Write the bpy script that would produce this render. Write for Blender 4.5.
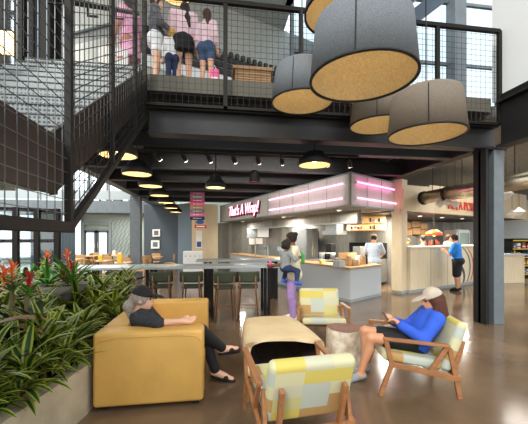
import bpy, math, random
import numpy as np
from mathutils import Vector, Matrix
R = math.radians
rnd = random.Random(7)
S = bpy.context.scene
for o in list(bpy.data.objects): bpy.data.objects.remove(o)
# ------------------------------------------------------------------ camera
FPX, CX, HY, CAMZ, PSI = 315.0, 264.0, 238.0, 1.62, R(8.3)
cd = bpy.data.cameras.new('camera'); cam = bpy.data.objects.new('camera', cd); S.collection.objects.link(cam)
cd.sensor_width = 36; cd.sensor_fit = 'HORIZONTAL'; cd.lens = FPX/528*36
cd.shift_y = (HY-212)/528; cd.clip_start = .05; cd.clip_end = 200
cam.location = (0, 0, CAMZ); cam.rotation_euler = (R(90), 0, -PSI); S.camera = cam
# ------------------------------------------------------------------ world, light, exposure
w = bpy.data.worlds.new('world'); S.world = w; w.use_nodes = True
nt = w.node_tree; nt.nodes.clear()
_out = nt.nodes.new('ShaderNodeOutputWorld'); _bg = nt.nodes.new('ShaderNodeBackground')
_tc = nt.nodes.new('ShaderNodeTexCoord'); _sx = nt.nodes.new('ShaderNodeSeparateXYZ'); _rp = nt.nodes.new('ShaderNodeValToRGB')
nt.links.new(_tc.outputs['Generated'], _sx.inputs[0]); nt.links.new(_sx.outputs['Z'], _rp.inputs[0])
_rp.color_ramp.elements[0].position = 0.0; _rp.color_ramp.elements[0].color = (.62, .60, .55, 1)
_rp.color_ramp.elements[1].position = .35; _rp.color_ramp.elements[1].color = (.87, .94, 1.0, 1)
nt.links.new(_rp.outputs[0], _bg.inputs['Color']); nt.links.new(_bg.outputs[0], _out.inputs['Surface'])
_bg.inputs['Strength'].default_value = 1.45
_sd = bpy.data.lights.new('sun', 'SUN'); _sd.energy = 1.4; _sd.angle = R(12); _sd.color = (1, .93, .82)
_so = bpy.data.objects.new('sun', _sd); S.collection.objects.link(_so); _so.rotation_euler = (R(52), 0, R(-28))
S.view_settings.view_transform = 'Standard'; S.view_settings.look = 'None'
S.view_settings.exposure = 0.7; S.view_settings.gamma = 1; S.view_settings.use_curve_mapping = False

def ray(px, py):
    u = (px-CX)/FPX; v = (HY-py)/FPX; c, s = math.cos(PSI), math.sin(PSI)
    return Vector((c*u+s, -s*u+c, v))
O = Vector((0, 0, CAMZ))
def atZ(px, py, z): d = ray(px, py); return O+d*((z-CAMZ)/d.z)
def atY(px, py, y): d = ray(px, py); return O+d*(y/d.y)
def atX(px, py, x): d = ray(px, py); return O+d*(x/d.x)
def atD(px, py, D): return O+ray(px, py)*D
def plan(px, D): p = atD(px, HY, D); return (p.x, p.y)

def arealight(name, loc, size, energy, color=(1, .9, .75), rot=(0, 0, 0), size_y=None, parent=None):
    l = bpy.data.lights.new(name, 'AREA'); l.energy = energy; l.color = color; l.size = size
    if size_y: l.shape = 'RECTANGLE'; l.size_y = size_y
    o = bpy.data.objects.new(name, l); S.collection.objects.link(o); o.location = loc; o.rotation_euler = rot
    if parent: o.parent = parent
    return o
def pointlight(name, loc, energy, color=(1, .78, .45), r=.05, parent=None):
    l = bpy.data.lights.new(name, 'POINT'); l.energy = energy; l.color = color; l.shadow_soft_size = r
    o = bpy.data.objects.new(name, l); S.collection.objects.link(o); o.location = loc
    if parent: o.parent = parent
    return o
# ------------------------------------------------------------------ materials
def lin(c): return tuple(((x/255)/12.92 if x/255 <= .04045 else ((x/255+.055)/1.055)**2.4) for x in c)
def mk(name, col, rough=.6, metal=0, noise=None, bump=None, emit=None, spec=.5, coord='Object', stretch=(1, 1, 1), alpha=1, coat=0):
    m = bpy.data.materials.new(name); m.use_nodes = True; n = m.node_tree.nodes; L = m.node_tree.links
    b = n['Principled BSDF']; c = lin(col)
    b.inputs['Base Color'].default_value = (*c, 1); b.inputs['Roughness'].default_value = rough
    b.inputs['Metallic'].default_value = metal; b.inputs['Specular IOR Level'].default_value = spec
    b.inputs['Coat Weight'].default_value = coat; b.inputs['Alpha'].default_value = alpha
    if emit: b.inputs['Emission Color'].default_value = (*lin(emit[0]), 1); b.inputs['Emission Strength'].default_value = emit[1]
    if noise or bump:
        tc = n.new('ShaderNodeTexCoord'); mp = n.new('ShaderNodeMapping'); mp.inputs['Scale'].default_value = stretch
        L.new(tc.outputs[coord], mp.inputs[0])
    if noise:
        t = n.new('ShaderNodeTexNoise'); t.inputs['Scale'].default_value = noise[0]; t.inputs['Detail'].default_value = 5
        L.new(mp.outputs[0], t.inputs['Vector']); r = n.new('ShaderNodeValToRGB'); a = noise[1]
        r.color_ramp.elements[0].position = .3; r.color_ramp.elements[1].position = .7
        r.color_ramp.elements[0].color = (*[x*(1-a) for x in c], 1); r.color_ramp.elements[1].color = (*[min(1, x*(1+a)) for x in c], 1)
        if len(noise) > 2: r.color_ramp.elements[0].color = (*lin(noise[2]), 1)
        L.new(t.outputs['Fac'], r.inputs[0]); L.new(r.outputs[0], b.inputs['Base Color'])
    if bump:
        t = n.new('ShaderNodeTexNoise'); t.inputs['Scale'].default_value = bump[0]; t.inputs['Detail'].default_value = 4
        L.new(mp.outputs[0], t.inputs['Vector']); bp = n.new('ShaderNodeBump'); bp.inputs['Strength'].default_value = bump[1]
        bp.inputs['Distance'].default_value = .02; L.new(t.outputs['Fac'], bp.inputs['Height']); L.new(bp.outputs[0], b.inputs['Normal'])
    return m
def mk_glass(name, tint=(.9, .96, 1), gloss=.12):
    m = bpy.data.materials.new(name); m.use_nodes = True; n = m.node_tree.nodes; L = m.node_tree.links; n.clear()
    o = n.new('ShaderNodeOutputMaterial'); x = n.new('ShaderNodeMixShader'); t = n.new('ShaderNodeBsdfTransparent'); g = n.new('ShaderNodeBsdfGlossy')
    t.inputs[0].default_value = (*tint, 1); g.inputs['Roughness'].default_value = .02; x.inputs[0].default_value = gloss
    L.new(t.outputs[0], x.inputs[1]); L.new(g.outputs[0], x.inputs[2]); L.new(x.outputs[0], o.inputs[0]); return m
def mk_boards(name, cols, scale=(1, 1, 1), rough=.6, axis_w=.14, coord='Object', gap=None):
    """vertical boards: a random tone per board along x+y, plus grain"""
    m = bpy.data.materials.new(name); m.use_nodes = True; n = m.node_tree.nodes; L = m.node_tree.links; b = n['Principled BSDF']
    tc = n.new('ShaderNodeTexCoord'); sp = n.new('ShaderNodeSeparateXYZ'); L.new(tc.outputs[coord], sp.inputs[0])
    ad = n.new('ShaderNodeMath'); ad.operation = 'ADD'; L.new(sp.outputs['X'], ad.inputs[0]); ad.inputs[1].default_value = 50
    dv = n.new('ShaderNodeMath'); dv.operation = 'DIVIDE'; L.new(ad.outputs[0], dv.inputs[0]); dv.inputs[1].default_value = axis_w
    fl = n.new('ShaderNodeMath'); fl.operation = 'FLOOR'; L.new(dv.outputs[0], fl.inputs[0])
    wn = n.new('ShaderNodeTexWhiteNoise'); wn.noise_dimensions = '1D'; L.new(fl.outputs[0], wn.inputs['W'])
    mp = n.new('ShaderNodeMapping'); mp.inputs['Scale'].default_value = (14, 14, 1.2); L.new(tc.outputs[coord], mp.inputs[0])
    nz = n.new('ShaderNodeTexNoise'); nz.inputs['Scale'].default_value = 2.5; nz.inputs['Detail'].default_value = 5; L.new(mp.outputs[0], nz.inputs['Vector'])
    mx = n.new('ShaderNodeMath'); mx.operation = 'MULTIPLY_ADD'; L.new(nz.outputs['Fac'], mx.inputs[0]); mx.inputs[1].default_value = .7
    m2 = n.new('ShaderNodeMath'); m2.operation = 'MULTIPLY'; L.new(wn.outputs['Value'], m2.inputs[0]); m2.inputs[1].default_value = .35
    L.new(m2.outputs[0], mx.inputs[2]); r = n.new('ShaderNodeValToRGB'); L.new(mx.outputs[0], r.inputs[0])
    r.color_ramp.elements[0].position = .2; r.color_ramp.elements[1].position = .85
    r.color_ramp.elements[0].color = (*lin(cols[0]), 1); r.color_ramp.elements[1].color = (*lin(cols[1]), 1)
    L.new(r.outputs[0], b.inputs['Base Color']); b.inputs['Roughness'].default_value = rough
    return m
def mk_patch(name, cols, sc, off=(0, 0, 0), rough=.8, ax=('X', 'Z')):
    """patchwork weave: constant-colour rectangles chosen at random"""
    m = bpy.data.materials.new(name); m.use_nodes = True; n = m.node_tree.nodes; L = m.node_tree.links; b = n['Principled BSDF']
    tc = n.new('ShaderNodeTexCoord'); mp = n.new('ShaderNodeMapping'); mp.inputs['Location'].default_value = off
    L.new(tc.outputs['Object'], mp.inputs[0]); sp = n.new('ShaderNodeSeparateXYZ'); L.new(mp.outputs[0], sp.inputs[0]); fs = []
    for a, s in zip(ax, sc):
        d = n.new('ShaderNodeMath'); d.operation = 'MULTIPLY'; L.new(sp.outputs[a], d.inputs[0]); d.inputs[1].default_value = s
        f = n.new('ShaderNodeMath'); f.operation = 'FLOOR'; L.new(d.outputs[0], f.inputs[0]); fs.append(f)
    cb = n.new('ShaderNodeCombineXYZ'); L.new(fs[0].outputs[0], cb.inputs[0]); L.new(fs[1].outputs[0], cb.inputs[1])
    wn = n.new('ShaderNodeTexWhiteNoise'); L.new(cb.outputs[0], wn.inputs['Vector']); r = n.new('ShaderNodeValToRGB'); r.color_ramp.interpolation = 'CONSTANT'
    L.new(wn.outputs['Value'], r.inputs[0]); e = r.color_ramp.elements
    while len(e) < len(cols): e.new(.5)
    for i, c in enumerate(cols): e[i].position = i/len(cols); e[i].color = (*lin(c), 1)
    L.new(r.outputs[0], b.inputs['Base Color']); b.inputs['Roughness'].default_value = rough
    return m
def mk_leaf(name, mid, edge, rough=.55):
    m = bpy.data.materials.new(name); m.use_nodes = True; n = m.node_tree.nodes; L = m.node_tree.links; b = n['Principled BSDF']
    uv = n.new('ShaderNodeUVMap'); sp = n.new('ShaderNodeSeparateXYZ'); L.new(uv.outputs[0], sp.inputs[0])
    r = n.new('ShaderNodeValToRGB'); L.new(sp.outputs['X'], r.inputs[0]); e = r.color_ramp.elements
    e[0].position = .0; e[0].color = (*lin(edge), 1); e[1].position = 1; e[1].color = (*lin(edge), 1)
    for p, c in ((.2, edge), (.3, mid), (.46, mid), (.5, edge if edge[0] > 150 else mid), (.54, mid), (.7, mid), (.8, edge)):
        q = e.new(p); q.color = (*lin(c), 1)
    L.new(r.outputs[0], b.inputs['Base Color']); b.inputs['Roughness'].default_value = rough
    return m
def mk_dots(name, col, col2, scale=40, rough=.4, metal=.6):
    m = mk(name, col, rough, metal); n = m.node_tree.nodes; L = m.node_tree.links; b = n['Principled BSDF']
    tc = n.new('ShaderNodeTexCoord'); v = n.new('ShaderNodeTexVoronoi'); v.inputs['Scale'].default_value = scale; v.inputs['Randomness'].default_value = 0
    L.new(tc.outputs['Object'], v.inputs['Vector']); r = n.new('ShaderNodeValToRGB'); r.color_ramp.elements[0].position = .28; r.color_ramp.elements[1].position = .38
    r.color_ramp.elements[0].color = (*lin(col2), 1); r.color_ramp.elements[1].color = (*lin(col), 1)
    L.new(v.outputs['Distance'], r.inputs[0]); L.new(r.outputs[0], b.inputs['Base Color']); return m

M = {}
M['floor'] = mk('polished concrete', (108, 88, 68), .14, 0, (1.3, .28), (30, .02))
M['conc'] = mk('raw concrete', (172, 158, 132), .8, 0, (4, .2), (25, .2))
M['concdark'] = mk('grey concrete', (120, 122, 120), .85, 0, (9, .25))
M['black'] = mk('black steel', (18, 18, 19), .55, 0, spec=.35)
M['deck'] = mk('dark ceiling paint', (17, 16, 17), .8)
M['beam'] = mk('charcoal beam paint', (33, 32, 33), .5, .1)
M['steel'] = mk('grey painted steel', (102, 110, 115), .5, .2, (6, .1))
M['steelw'] = mk('pale grey steel', (150, 160, 162), .5, .1)
M['bluesteel'] = mk('blue grey steel', (84, 98, 112), .4, .3)
M['slab'] = mk('olive grey slab edge', (96, 93, 82), .7)
M['brownplate'] = mk('dark brown steel plate', (58, 46, 38), .5, .3, (3, .2))
M['rail'] = mk('railing steel', (27, 25, 22), .6, 0, spec=.25)
M['wire'] = mk('mesh wire', (44, 44, 42), .5, .4)
M['wirel'] = mk('galvanised mesh wire', (92, 98, 102), .4, .5)
M['perf'] = mk_dots('perforated riser', (112, 117, 118), (58, 60, 62), 26)
M['tread'] = mk('stair tread', (84, 86, 86), .6)
M['corr'] = mk('corrugated deck', (178, 182, 180), .5, .3, (8, .1))
M['white'] = mk('white wall paint', (242, 245, 246), .7)
M['blind'] = mk('white blind', (232, 233, 226), .7)
M['greywall'] = mk('grey upper wall', (178, 181, 178), .9, 0, (22, .18))
M['louvre'] = mk('dark louvre', (40, 41, 42), .6)
M['palegreen'] = mk('pale green wall', (176, 190, 180), .7)
M['slate'] = mk('slate blue wall', (60, 70, 78), .6)
M['slate2'] = mk('blue grey panel', (100, 116, 126), .6)
M['glass'] = mk_glass('window glass'); M['tinted'] = mk_glass('tinted window glass', (.72, .78, .80), .1)
M['felt'] = mk('grey felt', (112, 118, 124), .95, 0, (120, .25), (150, .3))
M['feltbrown'] = mk('taupe felt', (122, 112, 100), .95, 0, (120, .25), (150, .3))
M['gold'] = mk('golden lining', (178, 158, 118), .8, 0, (60, .18))
M['ply'] = mk_boards('pale plywood', (( 198, 180, 146), (226, 212, 182)), axis_w=.9)
M['greyboards'] = mk_boards('weathered grey boards', ((98, 96, 90), (158, 156, 148)), axis_w=.16)
M['soffit'] = mk_boards('pale grey boards', ((190, 192, 188), (222, 224, 220)), axis_w=.6)
M['counter'] = mk('pale grey counter panel', (188, 194, 196), .45)
M['woodtop'] = mk('oak top', (188, 146, 98), .4, 0, (5, .15), None, stretch=(1, 12, 1))
M['teak'] = mk('teak frame', (146, 98, 60), .5, 0, (6, .2), None, stretch=(6, 1, 6))
M['walnut'] = mk('brown wood', (124, 84, 50), .5, 0, (8, .2))
M['leather'] = mk('ochre leather', (208, 160, 80), .5, 0, (2.5, .12), (9, .12))
M['stump'] = mk('bleached log', (212, 190, 150), .75, 0, (2.2, .06, (196, 170, 128)), (9, .4), stretch=(1, 1, 2))
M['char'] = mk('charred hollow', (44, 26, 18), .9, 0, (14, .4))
M['stumptop'] = mk('red brown cut wood', (104, 56, 36), .6, 0, (5, .2))
M['bark'] = mk('pale stripped bark', (208, 200, 184), .75, 0, (9, .2, (160, 140, 112)), (16, .5))
M['green'] = mk('olive green upholstery', (56, 64, 44), .7)
M['zinc'] = mk('zinc table top', (172, 184, 186), .3, .3, (12, .08))
M['chrome'] = mk('spiral duct steel', (206, 192, 166), .26, .85, (5, .1))
M['stainless'] = mk('stainless steel', (168, 170, 170), .3, .8, (9, .08))
M['neon'] = mk('pink neon', (255, 90, 170), .4, 0, emit=((255, 178, 208), 2.4)); M['neonhot'] = mk('hot pink neon', (255, 90, 170), .4, 0, emit=((255, 110, 180), 5))
M['neonpale'] = mk('pale pink letter', (255, 208, 222), .4, 0, emit=((255, 190, 214), 1.3))
M['magenta'] = mk('magenta letter edge', (196, 40, 96), .5)
M['redletter'] = mk('red letter', (198, 70, 60), .5)
M['lamp'] = mk('warm lamp', (255, 220, 150), .4, 0, emit=((255, 216, 140), 3.2))
M['lampw'] = mk('white downlight', (255, 250, 240), .4, 0, emit=((255, 246, 230), 8))
M['orangeglow'] = mk('orange heat lamp', (255, 150, 40), .4, 0, emit=((255, 150, 50), 3))
M['orange'] = mk('orange enamel', (232, 92, 28), .35)
M['soil'] = mk('dark soil', (40, 32, 24), .95, 0, (30, .4))
M['leafv'] = mk_leaf('variegated leaf', (24, 60, 16), (136, 144, 42))
M['leafv2'] = mk_leaf('yellow green leaf', (40, 80, 18), (152, 158, 48))
M['leafd'] = mk_leaf('dark leaf', (30, 46, 26), (38, 58, 30))
M['leafg'] = mk_leaf('fresh green leaf', (56, 112, 34), (84, 140, 48))
M['leafb'] = mk_leaf('dry brown leaf', (112, 84, 44), (132, 100, 56))
M['brorange'] = mk_leaf('orange bract', (232, 96, 48), (240, 150, 90))
M['brred'] = mk_leaf('red bract', (186, 24, 40), (214, 50, 60))
M['bowl'] = mk('grey stone bowl', (108, 100, 94), .7, 0, (8, .2))
M['stem'] = mk('plant stem', (104, 92, 54), .8)
M['cupw'] = mk('white paper', (236, 234, 228), .6)
M['yellow'] = mk('yellow card', (226, 190, 60), .6)
M['red'] = mk('red plastic', (190, 40, 36), .5)
M['blue'] = mk('blue plastic', (44, 80, 150), .5)
M['tan'] = mk('tan cardboard', (186, 146, 96), .8)
M['pink'] = mk('pink print', (226, 96, 150), .6)
M['greenb'] = mk('green cloth', (58, 150, 72), .8)
PLAID = [(188, 184, 146), (190, 174, 86), (168, 174, 162), (166, 132, 80), (182, 176, 122), (180, 178, 152)]
M['plaidb'] = mk_patch('patchwork weave back', PLAID, (4.6, 8.5), (.07, 0, .03))
M['plaids'] = mk_patch('patchwork weave seat', PLAID, (4.6, 6.5), (.02, .05, 0), ax=('X', 'Y'))
SKIN = {'l': mk('light skin', (222, 172, 142), .5), 'm': mk('tan skin', (196, 140, 104), .5), 'd': mk('brown skin', (112, 70, 48), .5)}
M['eye'] = mk('dark eye', (30, 22, 18), .2)
M['lips'] = mk('lips', (176, 96, 90), .5)
def cloth(name, col, pat=None): 
    if name not in M: M[name] = mk(name, col, .85, 0, pat or (14, .1))
    return M[name]
# ------------------------------------------------------------------ mesh builder
class MB:
    def __init__(s): s.v = []; s.f = []; s.mi = []; s.uv = {}
    def add(s, vs, fs, mi=0, M4=None):
        b = len(s.v)
        s.v += [tuple(M4 @ Vector(p)) if M4 is not None else tuple(p) for p in vs]
        for f in fs: s.f.append(tuple(b+i for i in f)); s.mi.append(mi)
        return s
    def box(s, x0, x1, y0, y1, z0, z1, mi=0, M4=None):
        vs = [(x, y, z) for z in (z0, z1) for y in (y0, y1) for x in (x0, x1)]
        return s.add(vs, [(0, 2, 3, 1), (4, 5, 7, 6), (0, 1, 5, 4), (2, 6, 7, 3), (0, 4, 6, 2), (1, 3, 7, 5)], mi, M4)
    def cbox(s, c, d, mi=0, rz=0):
        return s.box(-d[0]/2, d[0]/2, -d[1]/2, d[1]/2, -d[2]/2, d[2]/2, mi, Matrix.Translation(c) @ Matrix.Rotation(rz, 4, 'Z'))
    def bar(s, a, b, w, d, mi=0, side=(1, 0, 0)):
        """rectangular bar from a to b; w across «side», d across the third axis"""
        a, b = Vector(a), Vector(b); z = (b-a).normalized(); x = Vector(side); x = (x-z*x.dot(z)).normalized(); y = z.cross(x)
        vs = [p+x*(i*w/2)+y*(j*d/2) for p in (a, b) for j in (-1, 1) for i in (-1, 1)]
        return s.add(vs, [(0, 2, 3, 1), (4, 5, 7, 6), (0, 1, 5, 4), (2, 6, 7, 3), (0, 4, 6, 2), (1, 3, 7, 5)], mi)
    def tube(s, pts, r, seg=8, mi=0, cap=True):
        pts = [Vector(p) for p in pts]; n = len(pts); rs = r if isinstance(r, (list, tuple)) else [r]*n; vs = []; fs = []
        t0 = (pts[1]-pts[0]).normalized(); u = t0.orthogonal().normalized()
        for i, p in enumerate(pts):
            t = ((pts[min(i+1, n-1)]-pts[max(i-1, 0)])).normalized(); u = (u-t*u.dot(t)).normalized(); q = t.cross(u)
            vs += [p+(u*math.cos(2*math.pi*k/seg)+q*math.sin(2*math.pi*k/seg))*rs[i] for k in range(seg)]
        for i in range(n-1):
            for k in range(seg): fs.append((i*seg+k, i*seg+(k+1) % seg, (i+1)*seg+(k+1) % seg, (i+1)*seg+k))
        if cap: fs += [tuple(reversed(range(seg))), tuple((n-1)*seg+k for k in range(seg))]
        return s.add(vs, fs, mi)
    def lathe(s, prof, c=(0, 0, 0), seg=32, mi=0, closed=False):
        vs = []; fs = []; n = len(prof)
        for k in range(seg):
            a = 2*math.pi*k/seg; vs += [(c[0]+r*math.cos(a), c[1]+r*math.sin(a), c[2]+z) for r, z in prof]
        for k in range(seg):
            for i in range(n-1 if not closed else n):
                j = (i+1) % n; fs.append((k*n+i, ((k+1) % seg)*n+i, ((k+1) % seg)*n+j, k*n+j))
        return s.add(vs, fs, mi)
    def prism(s, poly, z0, z1, mi=0):
        n = len(poly); vs = [(x, y, z0) for x, y in poly]+[(x, y, z1) for x, y in poly]
        ar = sum(poly[i][0]*poly[(i+1) % n][1]-poly[(i+1) % n][0]*poly[i][1] for i in range(n))
        fs = [tuple(reversed(range(n))), tuple(range(n, 2*n))]+[(i, (i+1) % n, n+(i+1) % n, n+i) for i in range(n)]
        if ar < 0: fs = [tuple(reversed(f)) for f in fs]
        return s.add(vs, fs, mi)
    def wallseg(s, p, q, z0, z1, th, mi=0):
        """a slab standing on plan line p→q, thickness th to the left of the line"""
        p, q = Vector((p[0], p[1])), Vector((q[0], q[1])); d = (q-p).normalized(); nn = Vector((-d.y, d.x))*th
        return s.prism([p, q, q+nn, p+nn], z0, z1, mi)
    def ell(s, c, r, mi=0, su=14, sv=9, M4=None):
        vs = []; fs = []
        for j in range(sv+1):
            t = math.pi*j/sv
            for i in range(su):
                a = 2*math.pi*i/su; vs.append((c[0]+r[0]*math.sin(t)*math.cos(a), c[1]+r[1]*math.sin(t)*math.sin(a), c[2]+r[2]*math.cos(t)))
        for j in range(sv):
            for i in range(su): fs.append((j*su+i, (j+1)*su+i, (j+1)*su+(i+1) % su, j*su+(i+1) % su))
        return s.add(vs, fs, mi, M4)
    def leaf(s, p, az, el, L, wd, bend, mi=0, fold=.25, roll=0):
        """a strap leaf; uv.x runs across it"""
        n = 6; b = len(s.v); p = Vector(p); d = Vector((math.cos(az)*math.cos(el), math.sin(az)*math.cos(el), math.sin(el)))
        sd = Vector((-math.sin(az), math.cos(az), 0))
        sd = Matrix.Rotation(roll, 3, d) @ sd
        for i in range(n+1):
            t = i/n; ww = wd*max(.04, math.sin(math.pi*min(1, .12+.88*t)))**.8*(1 if t < .99 else .2)
            up = sd.cross(d); 
            if up.z < 0: up = -up
            for k, u in enumerate((-1, -.55, 0, .55, 1)):
                q = p+sd*(u*ww/2)+up*(abs(u)*ww/2*fold); s.uv[len(s.v)] = ((u+1)/2, t); s.v.append(tuple(q))
            e = el-bend*(t+.5/n); d = Vector((math.cos(az)*math.cos(e), math.sin(az)*math.cos(e), math.sin(e))); p = p+d*(L/n)
        for i in range(n):
            for k in range(4): s.f.append((b+i*5+k, b+i*5+k+1, b+(i+1)*5+k+1, b+(i+1)*5+k)); s.mi.append(mi)
        return s
def mat_of(o):
    m = Matrix.LocRotScale(o.location, o.rotation_euler, o.scale)
    return mat_of(o.parent) @ m if o.parent else m
def obj(name, mb, mat, parent=None, smooth=False, bevel=0, world=True, seg=2, sub=0):
    me = bpy.data.meshes.new(name); vs = mb.v
    if parent is not None and world:
        I = mat_of(parent).inverted(); vs = [tuple(I @ Vector(v)) for v in vs]
    me.from_pydata(vs, [], mb.f)
    for m in (mat if isinstance(mat, (list, tuple)) else [mat]): me.materials.append(M[m] if isinstance(m, str) else m)
    me.polygons.foreach_set('material_index', mb.mi)
    if mb.uv:
        l = me.uv_layers.new(name='UVMap')
        for lp in me.loops: l.data[lp.index].uv = mb.uv.get(lp.vertex_index, (.5, 0))
    if smooth: me.polygons.foreach_set('use_smooth', [True]*len(me.polygons))
    me.update(); o = bpy.data.objects.new(name, me); S.collection.objects.link(o)
    if bevel:
        b = o.modifiers.new('bevel', 'BEVEL'); b.width = bevel; b.segments = seg; b.limit_method = 'ANGLE'; b.angle_limit = R(40)
    if sub: q = o.modifiers.new('sub', 'SUBSURF'); q.levels = sub; q.render_levels = sub
    if parent is not None: o.parent = parent
    return o
def part(name, mb, mat, parent, **k): k.setdefault('world', False); return obj(name, mb, mat, parent, **k)
def thing(name, label, cat, loc=(0, 0, 0), rz=0, group=None):
    o = bpy.data.objects.new(name, None); S.collection.objects.link(o); o.empty_display_size = .1
    o.location = loc; o.rotation_euler = (0, 0, rz); o['label'] = label; o['category'] = cat
    if group: o['group'] = group
    return o
def tag(o, label, cat, group=None, kind=None):
    if label: o['label'] = label
    if cat: o['category'] = cat
    if group: o['group'] = group
    if kind: o['kind'] = kind
    return o
def struct(name, mb, mat, label=None, **k):
    o = obj(name, mb, mat, None, **k); o['kind'] = 'structure'
    if label: o['label'] = label; o['category'] = name.split('_')[0]
    return o
def dup(root, loc, rz, label, group=None, scale=None):
    def cp(o, par):
        c = o.copy(); S.collection.objects.link(c); c.parent = par
        for ch in [x for x in list(bpy.data.objects) if x.parent == o]: cp(ch, c)
        return c
    r = cp(root, None); r.location = loc; r.rotation_euler = (0, 0, rz); r['label'] = label
    if group: r['group'] = group
    if scale: r.scale = scale
    return r
def text_mesh(body, size, extrude, mat, shear=0, name='lettering', parent=None, M4=None, sx=1, bold=0):
    c = bpy.data.curves.new('t', 'FONT'); c.body = body; c.size = size; c.extrude = extrude; c.shear = shear; c.offset = bold
    t = bpy.data.objects.new('t', c); S.collection.objects.link(t)
    dg = bpy.context.evaluated_depsgraph_get(); me = bpy.data.meshes.new_from_object(t.evaluated_get(dg)); bpy.data.objects.remove(t)
    me.transform(Matrix.Scale(sx, 4, (1, 0, 0)))
    if M4 is not None: me.transform(M4)
    me.materials.clear(); me.materials.append(M[mat] if isinstance(mat, str) else mat)
    me.name = name; o = bpy.data.objects.new(name, me); S.collection.objects.link(o)
    if parent is not None: me.transform(mat_of(parent).inverted()); o.parent = parent
    return o
def facing(p, d):
    """matrix for a text or sign on a wall: local x runs along plan direction d, local y up"""
    d = Vector((d[0], d[1], 0)).normalized(); up = Vector((0, 0, 1)); n = d.cross(up)
    m = Matrix((d, up, n)).transposed().to_4x4(); m.translation = Vector(p); return m
# ------------------------------------------------------------------ setting
YB, XS, XC = 5.35, -1.15, 5.12          # balcony face, stair guard plane, right column
ZF = 4.29                               # upper floor
struct('floor', MB().box(-16, 24, -5, 32, -.12, 0), 'floor')
struct('floor_upper', MB().box(-3.3, 5.2, YB+.05, 20, 4.02, ZF), 'deck')
struct('ceiling', MB().box(-4.6, 2.2, 1.5, 26, 8.6, 8.8).box(2.2, 12, 1.5, 5.0, 11.0, 11.2).box(2.0, 2.2, 1.5, 9.3, 8.6, 11.2), 'greywall')
struct('ceiling_right', MB().box(5.3, 20, YB+.1, 24, 4.0, 4.2), 'concdark')
# upper back wall, skewed, with a dark louvre band
pU, qU = plan(128, 8.2), plan(330, 11.6)
struct('wall_upper', MB().wallseg(pU, qU, ZF, 8.6, .15), 'greywall')
lv = MB(); dU = (Vector(qU)-Vector(pU)); nU = Vector((dU.y, -dU.x)).normalized()
for zz in (6.55, 6.75, 6.95):
    a = Vector(pU)+nU*.06; b = Vector(qU)+nU*.06; lv.wallseg(a, b, zz, zz+.15, .05)
for k in range(34):
    a = Vector(pU)+nU*.12+dU*(k/34); b = a+dU*(.5/34); lv.wallseg(a, b, 7.1, 7.24, .08)
tr = struct('trim_1', lv, 'louvre')
struct('trim_2', MB().wallseg(Vector(pU)+nU*.05, Vector(qU)+nU*.05, 6.2, 6.5, .04), 'white')
# pale blinds and grey panels behind the stair
pL, qL = plan(52, 9.0), plan(131, 8.2)
struct('wall_stair', MB().wallseg(pL, qL, ZF, 8.6, .15), 'greywall')
dL = (Vector(qL)-Vector(pL)); nL = Vector((dL.y, -dL.x)).normalized()
for i, (z0, z1) in enumerate(((6.3, 6.95), (7.3, 8.05))):
    t = thing('roller_blind', ('white corrugated blind band low behind the stair', 'white corrugated blind band high behind the stair')[i], 'blind', (*(Vector(pL)+nL*.1+dL*.18), z0), 0, 'blinds behind the stair')
    bl = MB()
    for k in range(40):
        a = Vector(pL)+nL*.05+dL*(.18+k/40*.82); b = a+dL*(.82/40*.86); bl.wallseg(a, b, z0, z1, .04)
    obj('blind_sheet', bl, 'blind', t); obj('bottom_rail', MB().wallseg(Vector(pL)+nL*.08+dL*.18, Vector(pL)+nL*.08+dL, z0-.05, z0, .06), 'steel', t)
pP, qP = plan(20, 6.6), plan(47, 6.9)
cg = MB()
for k in range(14):
    a = Vector(pP)+(Vector(qP)-Vector(pP))*(k/14); b = a+(Vector(qP)-Vector(pP))*(.6/14); cg.wallseg(a, b, 4.0, 8.6, .06)
cg.wallseg(pP, qP, 4.0, 8.6, .03); struct('wall_panel', cg, 'bluesteel')
for i, (px, D, wd) in enumerate(((2, 6.5, .1), (20.5, 6.5, .16), (47.5, 6.7, .2), (59, 6.9, .12))):
    p = plan(px, D)
    t = tag(obj('steel_post', MB().box(p[0]-wd/2, p[0]+wd/2, p[1]-wd/2, p[1]+wd/2, 3.4, 8.6), 'rail', bevel=.01), ('dark post at the left edge beyond the stair', 'dark post left of the corrugated panel beyond the stair', 'thick dark post right of the corrugated panel beyond the stair', 'thin dark post beside the white blinds')[i], 'post')
# upper window left with a warm lamp behind the stair
wf = MB(); a, b = plan(-14, 6.9), plan(19, 6.7)
for z in (3.6, 5.1, 6.4, 7.6): wf.wallseg(a, b, z, z+.08, .08)
for k in range(4):
    q = Vector(a)+(Vector(b)-Vector(a))*(k/3); wf.box(q.x-.04, q.x+.04, q.y-.02, q.y+.06, 3.6, 7.6)
w2 = struct('window_2', wf, 'rail'); gl = obj('pane', MB().wallseg(a, b, 3.6, 7.6, .01), 'glass', w2)
p = atD(7, 43, 6.4); t = thing('wall_lantern', 'small glowing lantern by the upper left window', 'lamp', (p.x, p.y, p.z-.2))
part('lamp_shade', MB().box(-.13, .13, -.08, .08, 0, .4), 'lamp', t, bevel=.01); part('bracket', MB().box(-.02, .02, .08, .4, .15, .2), 'rail', t); part('lamp_cap', MB().box(-.14, .14, -.09, .09, .4, .43), 'rail', t)
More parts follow.
